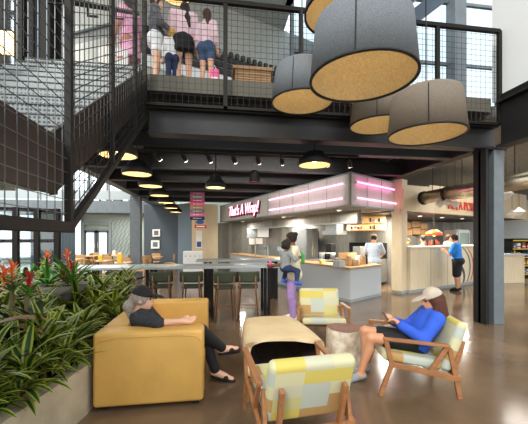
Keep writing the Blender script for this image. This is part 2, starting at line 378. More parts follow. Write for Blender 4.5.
# upper right glazing and white wall
wf = MB(); X0, X1, Yw = 2.2, 11, 9.2
for z in (ZF, 5.7, 7.2, 9.2, 11.2): wf.box(X0, X1, Yw, Yw+.1, z, z+.09)
for x in (X0, 3.9, 5.6, 9.2, 11): wf.box(x-.05, x+.05, Yw-.02, Yw+.12, ZF, 11.3)
wf.box(7.35, 7.75, Yw-.3, Yw+.1, ZF, 11.3)
w1 = struct('window_1', wf, 'steel'); obj('pane', MB().box(X0, X1, Yw+.04, Yw+.055, ZF, 11.2), 'tinted', w1)
struct('wall_right', MB().box(5.32, 5.5, .6, YB+.12, ZF-.02, 11.1), 'white')
struct('trim_3', MB().box(5.2, 5.34, .6, YB-.1, ZF-.14, ZF), 'black')
# far back wall, door, slate wall
struct('wall_back', MB().box(-16, 3, 24, 24.2, 0, 8.6), 'palegreen')
dg = MB(); ps = atY(108, 258, 23.95); pe = atY(131, 258, 23.95)
for k in range(7):
    for z in range(5):
        x = ps.x+.15+k*.26+(.13 if z % 2 else 0); dg.bar((x, 23.95, .5+z*.5), (x+.28, 23.95, 1.0+z*.5), .03, .06, 0, (0, 1, 0))
struct('trim_4', dg, 'steelw')
# double door
a, b = atY(84.5, 258, 23.9), atY(109, 258, 23.9)
d1 = struct('door_1', MB().box(a.x-.15, a.x, 23.8, 24, 0, 2.75).box(b.x, b.x+.15, 23.8, 24, 0, 2.75).box(a.x, b.x, 23.8, 24, 2.55, 2.75).box(a.x, b.x, 23.85, 23.95, 2.15, 2.25), 'steelw', 'pale framed glazed double door in the far back wall')
mx = (a.x+b.x)/2
for x0, x1 in ((a.x, mx-.02), (mx+.02, b.x)):
    lf = obj('door_leaf', MB().box(x0, x0+.14, 23.84, 23.92, 0, 2.15).box(x1-.14, x1, 23.84, 23.92, 0, 2.15).box(x0, x1, 23.84, 23.92, 0, .3).box(x0, x1, 23.84, 23.92, 2.0, 2.15), 'steel', d1)
    obj('pane', MB().box(x0+.14, x1-.14, 23.87, 23.885, .3, 2.0), mk('daylit pane', (225, 235, 240), .1, emit=((225, 240, 250), .8)), lf)
    obj('handle', MB().box((x1-.1 if x0 == a.x else x0+.06), (x1-.06 if x0 == a.x else x0+.1), 23.78, 23.84, .9, 1.3), 'chrome', lf)
# lit windows at far left of back wall
for i, (pa, pb) in enumerate(((0, 12), (20, 34), (62, 69), (73, 81))):
    a, b = atY(pa, 250, 23.9), atY(pb, 250, 23.9)
    wn = struct('window_%d' % (i+3), MB().box(a.x-.1, a.x, 23.85, 24, .2, 3.3).box(b.x, b.x+.1, 23.85, 24, .2, 3.3).box(a.x, b.x, 23.85, 24, 3.2, 3.3).box(a.x, b.x, 23.85, 24, .2, .3), 'steelw')
    obj('pane', MB().box(a.x, b.x, 23.92, 23.94, .3, 3.2), bpy.data.materials['daylit pane'], wn)
# slate wall with two framed pictures
a, b = atY(144, 258, 17), atY(178, 258, 16.6)
struct('wall_slate', MB().wallseg((a.x, a.y), (b.x, b.y), 0, 3.35, .2), 'slate')
a2, b2 = atY(178, 258, 16.6), atY(193, 258, 15.6)
struct('wall_slate_side', MB().wallseg((a2.x, a2.y), (b2.x, b2.y), 0, 3.35, .2), 'slate2')
for i, (px, py, sz) in enumerate(((156.3, 233, .38), (155.3, 244.5, .42))):
    p = atY(px, py, 16.75); t = thing('framed_picture', ('upper framed picture on the slate blue wall', 'lower white framed picture on the slate blue wall')[i], 'picture', p)
    part('frame', MB().box(-sz/2, sz/2, -.02, .03, -sz/2, sz/2), 'cupw', t, bevel=.01); part('print', MB().box(-sz*.28, sz*.28, -.028, -.018, -sz*.28, sz*.3), ('steel', 'slate2')[i], t)
# far mezzanine on the left
mz = MB().box(-14, -3.7, 19, 23.9, 3.3, 3.6).box(-14, -3.7, 18.9, 19.0, 3.05, 3.7)
struct('floor_mezzanine', mz, 'steel')
t = thing('mezzanine_railing', 'grey panelled railing of the far mezzanine', 'railing', (-8.5, 19, 3.7))
for k in range(8): part('rail_panel', MB().box(-4.8+k*1.2+.05, -4.8+k*1.2+1.15, -.02, .02, .1, .62), 'steelw', t)
for k in range(9): part('post', MB().box(-4.83+k*1.2, -4.77+k*1.2, -.03, .03, 0, 1.15), 'steel', t)
part('top_rail', MB().box(-4.85, 4.85, -.04, .04, 1.12, 1.18), 'steel', t)
a, b = atY(70, 190, 23.9), atY(131, 190, 23.9)
for i, (pa, pb) in enumerate(((70, 88), (92, 106), (110, 128))):
    a, b = atY(pa, 190, 23.9), atY(pb, 190, 23.9)
    wn = struct('window_%d' % (i+7), MB().box(a.x-.1, a.x, 23.85, 24, 4.2, 6.5).box(b.x, b.x+.1, 23.85, 24, 4.2, 6.5).box(a.x, b.x, 23.85, 24, 6.4, 6.5).box(a.x, b.x, 23.85, 24, 4.2, 4.3), 'steel')
    obj('pane', MB().box(a.x, b.x, 23.92, 23.94, 4.3, 6.4), bpy.data.materials['daylit pane'], wn)
# left glazing below the landing
wf = MB(); a, b = Vector(plan(-30, 7.5)), Vector(plan(57, 8.4))
for z in (.4, 1.5, 1.92, 2.3): wf.wallseg(a, b, z, z+.09, .1)
for k in range(5):
    q = a+(b-a)*(k/4); wf.box(q.x-.06, q.x+.06, q.y-.05, q.y+.07, 0, 2.4)
w9 = struct('window_10', wf, 'rail'); obj('pane', MB().wallseg(a, b, .4, 2.35, .012), 'glass', w9)
cgr = MB()
for k in range(30):
    q = a+(b-a)*(.35+k/30*.63)+Vector((0, 1.2)); cgr.box(q.x-.02, q.x+.02, q.y, q.y+.03, 0, 1.95)
tag(obj('slatted_screen', cgr, 'slate2'), 'blue grey slatted screen outside the lower left glazing', 'screen')
# ------------------------------------------------------------------ columns and beams
def ibeam(p, q, z0, z1, fw, wt, ft):
    """I section from p to q in plan, bottom z0, top z1"""
    m = MB(); p, q = Vector(p), Vector(q); d = (q-p).normalized(); n = Vector((-d.y, d.x))
    for wdt, a, b in ((fw, z0, z0+ft), (wt, z0+ft, z1-ft), (fw, z1-ft, z1)): m.wallseg(p-n*wdt/2, q-n*wdt/2, a, b, wdt)
    return m
t = thing('steel_column', 'tall steel column with black web and grey flange beside the cafe counter', 'column', (XC, YB, 0))
part('web', MB().box(-.19, -.14, -.15, .15, 0, 3.3).box(-.19, .02, -.03, .03, 0, 3.3), 'black', t, bevel=.004)
part('flange', MB().box(-.02, .195, -.15, .1, 0, 3.3), 'steel', t, bevel=.006)
part('cap_plate', MB().box(-.2, .25, -.16, .15, 3.27, 3.3), 'black', t)
tag(obj('ceiling_beam', ibeam((XS+.04, YB), (XC+.1, YB), 3.3, 3.74, .26, .05, .04), 'beam', bevel=.004), 'deep dark beam carrying the balcony front', 'beam')
struct('trim_5', MB().box(-3.3, 5.2, YB+.02, YB+.12, 4.04, ZF+.01), 'slab')
for i, y in enumerate((6.25, 8.1, 9.9, 11.7, 13.5, 15.3)):
    tag(obj('ceiling_beam', ibeam((-3.2, y), (5.0, y), 3.34, 3.7, .2, .04, .03), 'beam'), ('nearest', 'second', 'third', 'fourth', 'fifth', 'farthest')[i]+' dark cross beam under the balcony floor counted from the front', 'beam', 'dark cross beams under the balcony')
tag(obj('ceiling_beam', ibeam((XC, YB+.3), (XC, 13), 3.34, 3.9, .26, .05, .04), 'beam'), 'dark beam running back from the steel column over the kiosk corner', 'beam')
tag(obj('ceiling_beam', ibeam((XC+.1, .6), (XC+.1, YB-.2), 3.3, 4.15, .26, .05, .04), 'beam'), 'dark deep beam under the white wall at right', 'beam')
tag(obj('ceiling_beam', ibeam((-3.3, 6.0), (-3.3, 20), 3.32, 3.9, .26, .05, .04), 'steel'), 'grey beam running back over the far left columns', 'beam')
for i, (px, D, wd) in enumerate(((136, 12.7, .4), (163.5, 19, .42))):
    p = (-3.3, D) if i == 0 else (-3.3, 18.8); p = atX(px, 238, -3.3)
    t = thing('steel_column', ('light grey column left of the hanging dome lamps', 'grey column in front of the slate blue wall')[i], 'column', (-3.3, p.y, 0))
    part('shaft', ibeam((-wd/2, 0), (wd/2, 0), 0, 3.32, .3, .3, .02), 'steel', t, bevel=.005); part('base_plate', MB().box(-.28, .28, -.28, .28, 0, .03), 'rail', t)
# roof braces in the upper right
for i, (p1, p2, D) in enumerate((((392, 34), (452, -12), 7.6), ((372, 30), (425, -16), 7.9))):
    tag(obj('roof_brace', MB().bar(atD(*p1, D), atD(*p2, D), .2, .3, 0, (0, 1, 0)), 'bluesteel'), ('right diagonal grey roof brace above the balcony rail', 'left diagonal grey roof brace above the balcony rail')[i], 'brace')
# ------------------------------------------------------------------ balcony guard
def grid(m, o, u, v, nu, nv, r, lim=None):
    o, u, v = Vector(o), Vector(u), Vector(v)
    for i in range(1, nu): m.bar(o+u*(i/nu), o+u*(i/nu)+v, r, r, 0, (.3, .5, .8) if abs(v.normalized().dot(Vector((.3, .5, .8)))) < .95 else (1, 0, 0))
    for j in range(1, nv): m.bar(o+v*(j/nv), o+v*(j/nv)+u, r, r, 0, (.2, .9, .3))
    return m
G0, G1 = 3.72, 5.49
gx = [XS+1.27*k for k in range(6)]
bal = thing('balcony_railing', 'dark steel balcony railing with square wire mesh above the beam', 'railing', (gx[0], YB-.16, G0))
yy = YB-.16
for k, x in enumerate(gx): obj('post', MB().box(x-.035, x+.035, yy-.03, yy+.03, G0, G1), 'rail', bal, bevel=.004)
obj('top_rail', MB().box(gx[0], gx[-1], yy-.035, yy+.035, G1-.05, G1+.02), 'rail', bal, bevel=.004)
obj('bottom_rail', MB().box(gx[0], gx[-1], yy-.03, yy+.03, G0, G0+.05), 'rail', bal, bevel=.004)
for k in range(5):
    obj('mesh_panel', grid(MB(), (gx[k], yy, G0), (1.27, 0, 0), (0, 0, G1-G0), 13, 18, .005), 'wire', bal)
# ------------------------------------------------------------------ stair and landing
XL, YS, ZL = -2.85, 2.5, 2.35
NR = 11; run = (YB-YS-.26)/NR; rise = (ZF-ZL)/NR
st = thing('staircase', 'dark steel stair with pale perforated risers climbing to the balcony', 'staircase', ((XL+XS)/2, YS, 1.9))
for k in range(NR):
    y = YS+.26+k*run; z = ZL+k*rise
    obj('riser', MB().box(XL+.03, XS-.06, y, y+.012, z, z+rise-.008), 'perf', st)
    obj('tread', MB().box(XL+.03, XS-.06, y-.01, y+run, z+rise-.008, z+rise), 'tread', st)
sl = rise/run
for i, x in enumerate((XS-.06, XL)):
    m = MB(); top = .12; dep = .46
    pts = [(YS-.02, ZL+.04), (YB+.05, ZF+top), (YB+.05, ZF+top-dep-.1), (YS-.02, ZL-.42)]
    vs = [(xx, a, b) for xx in (x, x+.03) for a, b in pts]
    m.add(vs, [(0, 1, 2, 3), (7, 6, 5, 4), (0, 4, 5, 1), (1, 5, 6, 2), (2, 6, 7, 3), (3, 7, 4, 0)])
    obj('stringer', m, 'brownplate', st)
ld = thing('stair_landing', 'dark steel stair landing with brown fascia at upper left', 'landing', ((XL+XS)/2, 1.5, 1.93))
obj('landing_floor', MB().box(XL-.6, XS-.06, .5, YS, ZL-.06, ZL), 'tread', ld)
obj('fascia', MB().box(XS-.06, XS-.02, .5, YS+.02, 1.94, ZL+.02), 'brownplate', ld)
cr = MB()
for k in range(12): cr.box(XL-.6+k*.19, XL-.6+k*.19+.11, .5, YS, 1.96, 2.0)
cr.box(XL-.6, XS-.06, .5, YS, 2.0, 2.03); obj('deck_sheet', cr, 'corr', ld)
fp = MB()
for k in range(30): fp.box(-5.2, -5.15, .8+k*.22, .8+k*.22+.12, 2.02, 2.4)
fp.box(-5.24, -5.2, .5, 7.6, 1.98, 2.45); struct('trim_6', fp, 'corr')
gd = thing('stair_railing', 'dark steel stair railing with wire mesh down the landing and the stair', 'railing', (XS+.03, YS, 1.68))
xg = XS+.03; zc = 1.70
def yx(px): return atX(px, 100, xg).y
y0 = .5; yc = yx(69)
def zlow(y): return zc+(y-yc)*.70 if y > yc else zc
def ztop(y): return 3.75+(y-yc)*.655 if y > yc else 3.75
for y in (1.0, yc, yx(112), yx(135)):
    obj('post', MB().box(xg-.025, xg+.025, y-.025, y+.025, zlow(y), ztop(y)), 'rail', gd, bevel=.004)
obj('bottom_channel', MB().bar((xg, y0, zc), (xg, yc+.02, zc), .07, .08), 'rail', gd, bevel=.006)
obj('bottom_channel', MB().bar((xg, yc, zc), (xg, YB-.16, zlow(YB-.16)), .05, .065), 'rail', gd, bevel=.006)
obj('top_rail', MB().bar((xg, y0, 3.75), (xg, yc, 3.75), .05, .06), 'rail', gd)
obj('top_rail', MB().bar((xg, yc, 3.75), (xg, YB-.16, ztop(YB-.16)), .05, .06), 'rail', gd)
m = MB()
for k in range(1, 20): y = y0+(yc-y0)*k/20; m.bar((xg, y, zc), (xg, y, 3.75), .0045, .0045)
for k in range(1, 20): z = zc+(3.75-zc)*k/20; m.bar((xg, y0, z), (xg, yc, z), .0045, .0045)
obj('mesh_panel', m, 'wirel', gd)
m = MB()
ny = 28
for k in range(1, ny): y = yc+(YB-.16-yc)*k/ny; m.bar((xg, y, zlow(y)), (xg, y, ztop(y)), .006, .006)
for k in range(1, 20): t_ = k/20; m.bar((xg, yc, zlow(yc)+(ztop(yc+.001)-zlow(yc))*t_), (xg, YB-.16, zlow(YB-.16)+(ztop(YB-.16)-zlow(YB-.16))*t_), .006, .006)
obj('mesh_panel', m, 'wire', gd)
# inner handrail and brackets on the stair, and the far side guard
hr = obj('handrail', MB().tube([(xg-.09, 1.0, 3.42), (xg-.09, yc, 3.42), (xg-.09, YB-.3, 3.42+(YB-.3-yc)*.66)], .022), 'rail', gd, smooth=True)
for y in (1.7, yc-.1, yx(98), yx(124)):
    z = 3.42+max(0, y-yc)*.66; obj('bracket', MB().tube([(xg-.09, y, z), (xg-.09, y, z-.1), (xg, y, z-.1)], .012, 6), 'rail', gd)
g2 = thing('stair_railing', 'far dark steel railing along the inner side of the stair', 'railing', (XL, YS, ZL))
m = MB()
for k in range(1, 26): y = YS+(YB-YS)*k/26; z = ZL+(y-YS)*sl; m.bar((XL, y, z), (XL, y, z+1.1), .006, .006)
for k in range(1, 10): m.bar((XL, YS, ZL+k*.12), (XL, YB, ZF+k*.12), .006, .006)
obj('mesh_panel', m, 'wire', g2)
obj('top_rail', MB().bar((XL, .5, ZL+1.15), (XL, YS, ZL+1.15), .05, .06).bar((XL, YS, ZL+1.15), (XL, YB, ZF+1.15), .05, .06), 'rail', g2)
for y in (YS, 3.9, YB): z = ZL+(y-YS)*sl; obj('post', MB().box(XL-.03, XL+.03, y-.03, y+.03, z-.1, z+1.15), 'rail', g2)
# ------------------------------------------------------------------ kiosk
KC, KL, KR = Vector((3.27, 7.46)), Vector((.10, 16.45)), Vector((5.25, 8.73))
dl = (KL-KC).normalized(); dr = (KR-KC).normalized(); nl = Vector((dl.y, -dl.x)); nr = Vector((-dr.y, dr.x))   # into the kiosk
ZS0, ZS1 = 2.44, 3.25
def onl(s, off=0): return KC+dl*s+nl*off
def onr(s, off=0): return KC+dr*s+nr*off
LL = (KL-KC).length; LR = (KR-KC).length
sf = struct('trim_7', MB().prism([KC, onl(LL), onl(LL, .12), KC+(dl+dr)*.12, onr(LR, .12), onr(LR)], ZS0, ZS1), 'soffit')
ft = MB()
for z in (ZS0-.02, ZS1-.02):
    ft.prism([KC-nl*.02-nr*.02, onl(LL, -.02), onl(LL, .02), onl(0, .02)], z, z+.04); ft.prism([KC-nl*.02-nr*.02, onr(LR, -.02), onr(LR, .02), onr(0, .02)], z, z+.04)
for s in (.9, 1.75, 2.6, 3.45, 4.3, 5.6): q = onl(s, -.012); ft.wallseg(q, q+dl*.012, ZS0, ZS1, .012)
for s in (.75, 1.5): q = onr(s, -.012); ft.wallseg(q, q+dr*.012, ZS0, ZS1, .012)
ft.wallseg(KC-nl*.025-nr*.025-dr*.01, KC-nl*.025+dl*.05-nr*.025, ZS0, ZS1, .02)
struct('trim_8', ft, 'steelw')
struct('trim_9', MB().wallseg(KC-nr*.03-nl*.03, KC-nr*.03-nl*.03+dr*.03, ZS0, ZS1, .03), 'walnut')
struct('ceiling_kiosk', MB().prism([onl(.1, .1), onl(LL, .1), onl(LL, 5), onr(LR+2, 3.5), onr(LR, .1)], ZS0-.01, ZS0+.05), 'concdark')
# neon tubes
def neon(a, b, z, n, lab, m='neon'):
    t = thing('neon_tube', lab, 'neon light', (a.x, a.y, z), 0, 'neon tubes on the kiosk fascia')
    obj('tube', MB().tube([(a.x, a.y, z), (b.x, b.y, z)], .02, 8), m, t, smooth=True)
    for q in (a, b): obj('holder', MB().cbox((q.x+n.x*.03, q.y+n.y*.03, z), (.05, .05, .06)), 'cupw', t)
neon(onl(.22, -.07), onl(4.1, -.07), 3.0, nl, 'upper pink neon tube on the long side of the kiosk fascia')
neon(onl(.22, -.07), onl(4.1, -.07), 2.63, nl, 'lower pink neon tube on the long side of the kiosk fascia')
neon(onr(.2, -.07), onr(LR-.25, -.07), 3.03, nr, 'upper pink neon tube on the short side of the kiosk fascia', 'neonhot')
neon(onr(.2, -.07), onr(LR-.1, -.07), 2.63, nr, 'lower pink neon tube on the short side of the kiosk fascia')
# sign
sp = onl(8.15, -.06)
sg = thing('kiosk_sign', "pink neon script sign reading That's A Wrap! on the kiosk fascia", 'sign', (sp.x, sp.y, 2.7))
d3 = -dl; m4 = facing((sp.x, sp.y, 2.66), d3); m5 = facing((sp.x+.0, sp.y, 2.63), d3); m5.translation += Vector((nl.x, nl.y, 0))*.03
text_mesh("That's A Wrap!", .62, .012, 'neonpale', .3, 'lettering', sg, m4, .80, .004)
text_mesh("That's A Wrap!", .62, .02, 'magenta', .3, 'letter_backing', sg, m5, .80, .028)
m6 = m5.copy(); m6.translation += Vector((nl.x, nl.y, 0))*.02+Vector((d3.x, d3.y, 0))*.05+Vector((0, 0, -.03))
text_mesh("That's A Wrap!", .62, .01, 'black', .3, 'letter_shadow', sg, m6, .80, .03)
# inner bulkhead, back wall, pillars
ib = [onl(.9, 1.1), onl(8.6, 1.1), onl(8.6, 1.25), onl(.9, 1.25)]
struct('trim_10', MB().prism(ib, 2.1, 2.44), 'greyboards')
struct('trim_11', MB().prism([p+(Vector(p)-Vector(p)) for p in [onl(.88, 1.06), onl(8.62, 1.06), onl(8.62, 1.28), onl(.88, 1.28)]], 2.06, 2.11), 'steelw')
pb, qb = Vector(plan(215, 17.5)), Vector(plan(300, 14.2)); rb = Vector(plan(405, 10.6))
struct('wall_kiosk_left', MB().wallseg(pb, qb, 0, ZS0, .1), 'greyboards')
struct('wall_kiosk_back', MB().wallseg(qb, rb, 0, ZS0, .1), 'greyboards')
pc = Vector(plan(396.5, 9.35))
def pillar(name, lab, c, hw, hd, d, z1, m):
    n = Vector((-d.y, d.x)); t = thing(name, lab, 'pillar', (c.x, c.y, 0))
    obj('casing', MB().prism([c-d*hw-n*hd, c+d*hw-n*hd, c+d*hw+n*hd, c-d*hw+n*hd], 0, z1), m, t, bevel=.008)
    q = c-n*.005; obj('plinth', MB().prism([q-d*hw-n*hd, q+d*hw-n*hd, q+d*hw+n*hd, q-d*hw+n*hd], 0, .08), 'steelw', t); return t
pillar('plywood_pillar', 'pale plywood pillar between the kiosk and the cafe counter', pc+Vector((.08, -.02)), .17, .16, dr, 3.34, 'ply')
pw = Vector(plan(211, 16.0)); pillar('plywood_pillar', 'pale plywood pillar at the far left end of the kiosk fascia', pw, .33, .3, Vector((1, .05)).normalized(), 3.3, 'ply')
# kiosk counter
kc = thing('kiosk_counter', 'pale grey kiosk counter with oak top', 'counter', (KC.x, KC.y, 0))
ck = [KC+nl*.03+nr*.03, onl(8.2, .03), onl(8.2, .65), onl(.75, .65)+nr*0, onr(1.55, .65), onr(1.55, .03)]
obj('body', MB().prism(ck, 0, .84), 'counter', kc, bevel=.006)
ct = [KC-nl*.03-nr*.03, onl(8.2, -.03), onl(8.2, .7), onl(.75, .7), onr(1.6, .7), onr(1.6, -.03)]
obj('countertop', MB().prism(ct, .84, .885), 'woodtop', kc, bevel=.006)
obj('plinth', MB().prism([KC+nl*.02+nr*.02, onl(8.2, .02), onl(8.2, .1), onl(.1, .1), onr(1.55, .1), onr(1.55, .02)], 0, .07), 'steelw', kc)
# ------------------------------------------------------------------ second cafe
P1, P2 = Vector((5.46, 8.46)), Vector((8.89, 9.92)); dc = (P2-P1).normalized(); ncv = Vector((-dc.y, dc.x))
def onc(s, off=0): return P1+dc*s+ncv*off
LC = 5.2
cc = thing('cafe_counter', 'tall pale plywood cafe counter with painted swirls at its right end', 'counter', (P1.x, P1.y, 0))
obj('body', MB().prism([onc(.12), onc(LC), onc(LC, .6), onc(.12, .6)], .08, 1.32), 'ply', cc)
obj('plinth', MB().prism([onc(.12, .03), onc(LC, .03), onc(LC, .6), onc(.12, .6)], 0, .08), 'steelw', cc)
obj('countertop', MB().prism([onc(.12, -.03), onc(LC, -.03), onc(LC, .62), onc(.12, .62)], 1.32, 1.36), 'ply', cc, bevel=.005)
for s in (1.15, 2.1): q = onc(s, -.004); obj('joint', MB().wallseg(q, q+dc*.012, .08, 1.32, .01), 'steel', cc)
def swirl(pts, wd, m):
    mb = MB(); n = len(pts); vs = []; fs = []
    for i, (s, z) in enumerate(pts):
        a = Vector(pts[max(i-1, 0)]); b = Vector(pts[min(i+1, n-1)]); d = (b-a).normalized(); nn = Vector((-d.y, d.x))*wd*max(.15, math.sin(math.pi*(i+.3)/(n-.4)))
        for sg_ in (1, -1):
            q = Vector((s, z))+nn*sg_; p = onc(q.x, -.008); vs.append((p.x, p.y, max(.1, min(1.31, q.y))))
            p2 = onc(q.x, .01); vs.append((p2.x, p2.y, max(.1, min(1.31, q.y))))
    for i in range(n-1):
        b = i*4; fs += [(b, b+4, b+6, b+2), (b, b+1, b+5, b+4), (b+2, b+6, b+7, b+3)]
    mb.add(vs, fs); return obj('painted_swirl', mb, m, cc)
def arc(cs, cz, r, a0, a1, n=18, sx=1): return [(cs+sx*r*math.cos(R(a0+(a1-a0)*i/n)), cz+r*math.sin(R(a0+(a1-a0)*i/n))) for i in range(n+1)]
swirl(arc(2.55, .62, .78, -62, 75, sx=1.25), .035, 'slate2')
swirl(arc(2.62, .62, .86, -58, 62, sx=1.3), .03, 'redletter')
swirl(arc(2.75, .3, .38, -80, 150), .06, 'slate')
swirl(arc(2.6, .25, .25, -70, 140), .035, 'slate2')
swirl([(2.95, .45), (2.93, .6), (2.9, .75), (2.86, .9)], .07, 'redletter')
struct('trim_12', MB().prism([onc(-.2, .0), onc(LC+3, .0), onc(LC+3, .14), onc(-.2, .14)], 2.41, 3.02), 'ply')
struct('ceiling_cafe', MB().prism([onc(-.2, .1), onc(LC+3, .1), onc(LC+3, 4), onc(-.2, 4)], 2.4, 2.46), 'beam')
struct('wall_cafe', MB().prism([onc(3.4, 3), onc(LC+4, 3), onc(LC+4, 3.15), onc(3.4, 3.15)], 0, 2.42), 'greyboards')
# upper cafe band rising towards the right, and its sign
up = MB(); q0 = [onc(0, .5), onc(1.5, .25), onc(3, .1), onc(5, .05), onc(8.2, .0)]
for i in range(4):
    z = 3.02+.06*i; up.prism([q0[i], q0[i+1], q0[i+1]+ncv*.1, q0[i]+ncv*.1], 3.0, z+.25)
struct('trim_13', up, 'ply')
sp = onc(2.05, -.04); cs = thing('cafe_sign', 'red HULA POKE letters on the plywood band above the cafe counter', 'sign', (sp.x, sp.y, 2.6))
text_mesh('HULA POKE', .42, .02, 'redletter', 0, 'lettering', cs, facing((sp.x, sp.y, 2.56), dc), .82, -.004)
# far right shop
struct('wall_shop', MB().box(9, 22, 17, 17.2, 0, 4), 'greywall')
struct('trim_14', MB().box(10.8, 20, 14, 14.3, 2.5, 3.1), 'ply')
p = plan(505, 11.6); t = thing('shop_counter', 'pale wood lit counter beyond the steel column', 'counter', (p[0], p[1], 0))
part('body', MB().box(-.35, .5, -.3, .4, 0, 1.0), 'ply', t, bevel=.01); part('countertop', MB().box(-.4, .55, -.35, .45, 1.0, 1.05), 'counter', t)
p = atD(500.5, 246, 11.5); t = thing('menu_stand', 'small wood framed board standing on the shop counter', 'sign', (p.x-.05, p.y, 1.05))
part('frame', MB().box(-.14, .14, -.03, .03, 0, .7), 'woodtop', t); part('board', MB().box(-.1, .1, -.036, -.03, .06, .64), 'slate', t)
# ------------------------------------------------------------------ felt drum pendants
def felt_lamp(lab, px, py, D, rb_, rt, h, m, cable_to=8.6):
    """(px,py) is the middle of the lower rim"""
    p = atD(px, py, D); t = thing('pendant_lamp', lab, 'lamp', p, 0, None)
    part('shade', MB().lathe([(rb_, 0), (rt+.012, h-.03), (rt, h), (rt-.03, h), (rt-.012, h-.03), (rb_-.014, .004)], seg=56, closed=True), m, t, smooth=True)
    part('lining', MB().lathe([(rb_-.02, .012), (rt-.02, h-.02), (.02, h-.025)], seg=56), 'gold', t, smooth=True)
    part('rim', MB().lathe([(rb_+.005, -.004), (rb_+.005, .012), (rb_-.018, .012), (rb_-.018, -.004)], seg=56, closed=True), 'black', t, smooth=True)
    sm = MB(); a = R(-122)
    sm.bar((math.cos(a)*(rb_+.003), math.sin(a)*(rb_+.003), .02), (math.cos(a)*(rt+.012), math.sin(a)*(rt+.012), h-.03), .008, .008); part('seam', sm, 'black', t)
    part('bulb', MB().ell((0, 0, h-.12), (.05, .05, .06)), 'lamp', t, smooth=True)
    part('socket', MB().lathe([(0, h-.06), (.03, h-.06), (.03, h+.04), (0, h+.04)], seg=12), 'black', t)
    part('cable', MB().tube([(0, 0, h), (0, 0, max(h+.3, cable_to-p.z))], .008, 6), 'black', t)
    pointlight('lamp_light', (0, 0, h-.2), 3.2, (1, .84, .6), .06, t)
    return t
felt_lamp('largest grey felt drum lamp hanging nearest at the top', 362.5, 80, 2.75, .455, .40, .50, 'felt')
felt_lamp('grey felt drum lamp at left in front of the balcony rail', 302, 103, 4.55, .445, .37, .50, 'felt')
felt_lamp('taupe felt drum lamp lowest at right of the group', 426, 135.5, 3.85, .445, .385, .50, 'feltbrown')
felt_lamp('taupe felt drum lamp half hidden between the biggest and the lowest one', 379, 126, 4.95, .45, .385, .50, 'feltbrown')
felt_lamp('felt drum lamp mostly above the frame behind the biggest one', 343, 14, 3.7, .45, .385, .50, 'felt')
# ------------------------------------------------------------------ black dome pendants
def dome(lab, px, py, D, r=.26, group=None, top=4.02):
    p = atD(px, py, D); t = thing('dome_lamp', lab, 'lamp', p, 0, group)
    part('shade', MB().lathe([(r, 0), (r+.005, .05), (r*.96, .12), (r*.62, .17), (r*.58, .24), (r*.2, .27), (.02, .28), (.02, .26), (r*.5, .22), (r*.55, .16), (r*.9, .11), (r-.012, 0)], seg=36, closed=True), 'black', t, smooth=True)
    part('reflector', MB().lathe([(r-.014, .006), (r*.88, .09), (r*.5, .13), (0.0, .135)], seg=36), 'gold', t, smooth=True)
    part('bulb', MB().ell((0, 0, .09), (.05, .05, .04)), 'lamp', t, smooth=True)
    part('rod', MB().tube([(0, 0, .27), (0, 0, max(.4, top-p.z))], .012, 6), 'black', t)
    pointlight('lamp_light', (0, 0, -.02), 7, (1, .82, .56), .08, t); return t
ords = ['nearest', 'second', 'third', 'fourth', 'fifth', 'sixth', 'seventh', 'eighth']
rowp = [(118, 156, 4.5), (137, 174.5, 5.7), (150.5, 186.5, 7.1), (159.5, 195.8, 8.7), (166, 203, 10.4), (171, 208.3, 12.2), (176, 212.3, 14.2), (181, 215.5, 16.5)]
for i, (px, py, D) in enumerate(rowp): dome(ords[i]+' black dome lamp of the row running back under the balcony', px, py, D, .26, 'dome lamps in a row under the balcony')
dome('black dome lamp hanging between the kiosk sign and the lamp row', 215.5, 188, 6.4, .20)
dome('largest black dome lamp hanging in front of the kiosk fascia', 314.5, 165.5, 5.9, .30)
dome('black dome lamp with bright rim above the girls at the top', 176, -5, 6.6, .33, top=8.6)
p = atD(254.5, 182, 6.7); t = thing('cylinder_lamp', 'small black cylinder lamp above the kiosk sign', 'lamp', p)
part('shade', MB().lathe([(.11, 0), (.1, .2), (.06, .25), (.0, .26), (0, .23), (.05, .22), (.09, .18), (.1, 0)], seg=20), 'black', t, smooth=True)
part('reflector', MB().lathe([(.1, .01), (.06, .12), (0, .12)], seg=20), 'pink', t); part('rod', MB().tube([(0, 0, .25), (0, 0, 4.02-p.z)], .008, 6), 'black', t)
# ------------------------------------------------------------------ ducts and diamond lights
da, db_ = Vector((*plan(550, 6.0), 2.8)), Vector((*plan(424, 9.3), 2.8))
dk = thing('spiral_duct', 'long round spiral steel duct with dark collars above the cafe counter', 'duct', da.lerp(db_, .5))
obj('duct_run', MB().tube([da, db_], .18, 28), 'chrome', dk, smooth=True)
for f in (.02, .42, .74, 1.0): q = da.lerp(db_, f); e = (db_-da).normalized()*.03; obj('collar', MB().tube([q-e, q+e], .2, 28), 'rail', dk)
for f in (.2, .6, .9): q = da.lerp(db_, f); obj('hanger', MB().bar(q, q+Vector((0, 0, 1.2)), .012, .012), 'rail', dk)
t = thing('spiral_duct', 'second round steel duct farther right over the shop', 'duct', (9.6, 11, 2.95))
obj('duct_run', MB().tube([(8.9, 9.0, 3.0), (10.9, 12.5, 2.95)], .2, 24), 'chrome', t, smooth=True); obj('hanger', MB().bar((9.6, 10.2, 3.1), (9.6, 10.2, 4), .012, .012), 'rail', t)
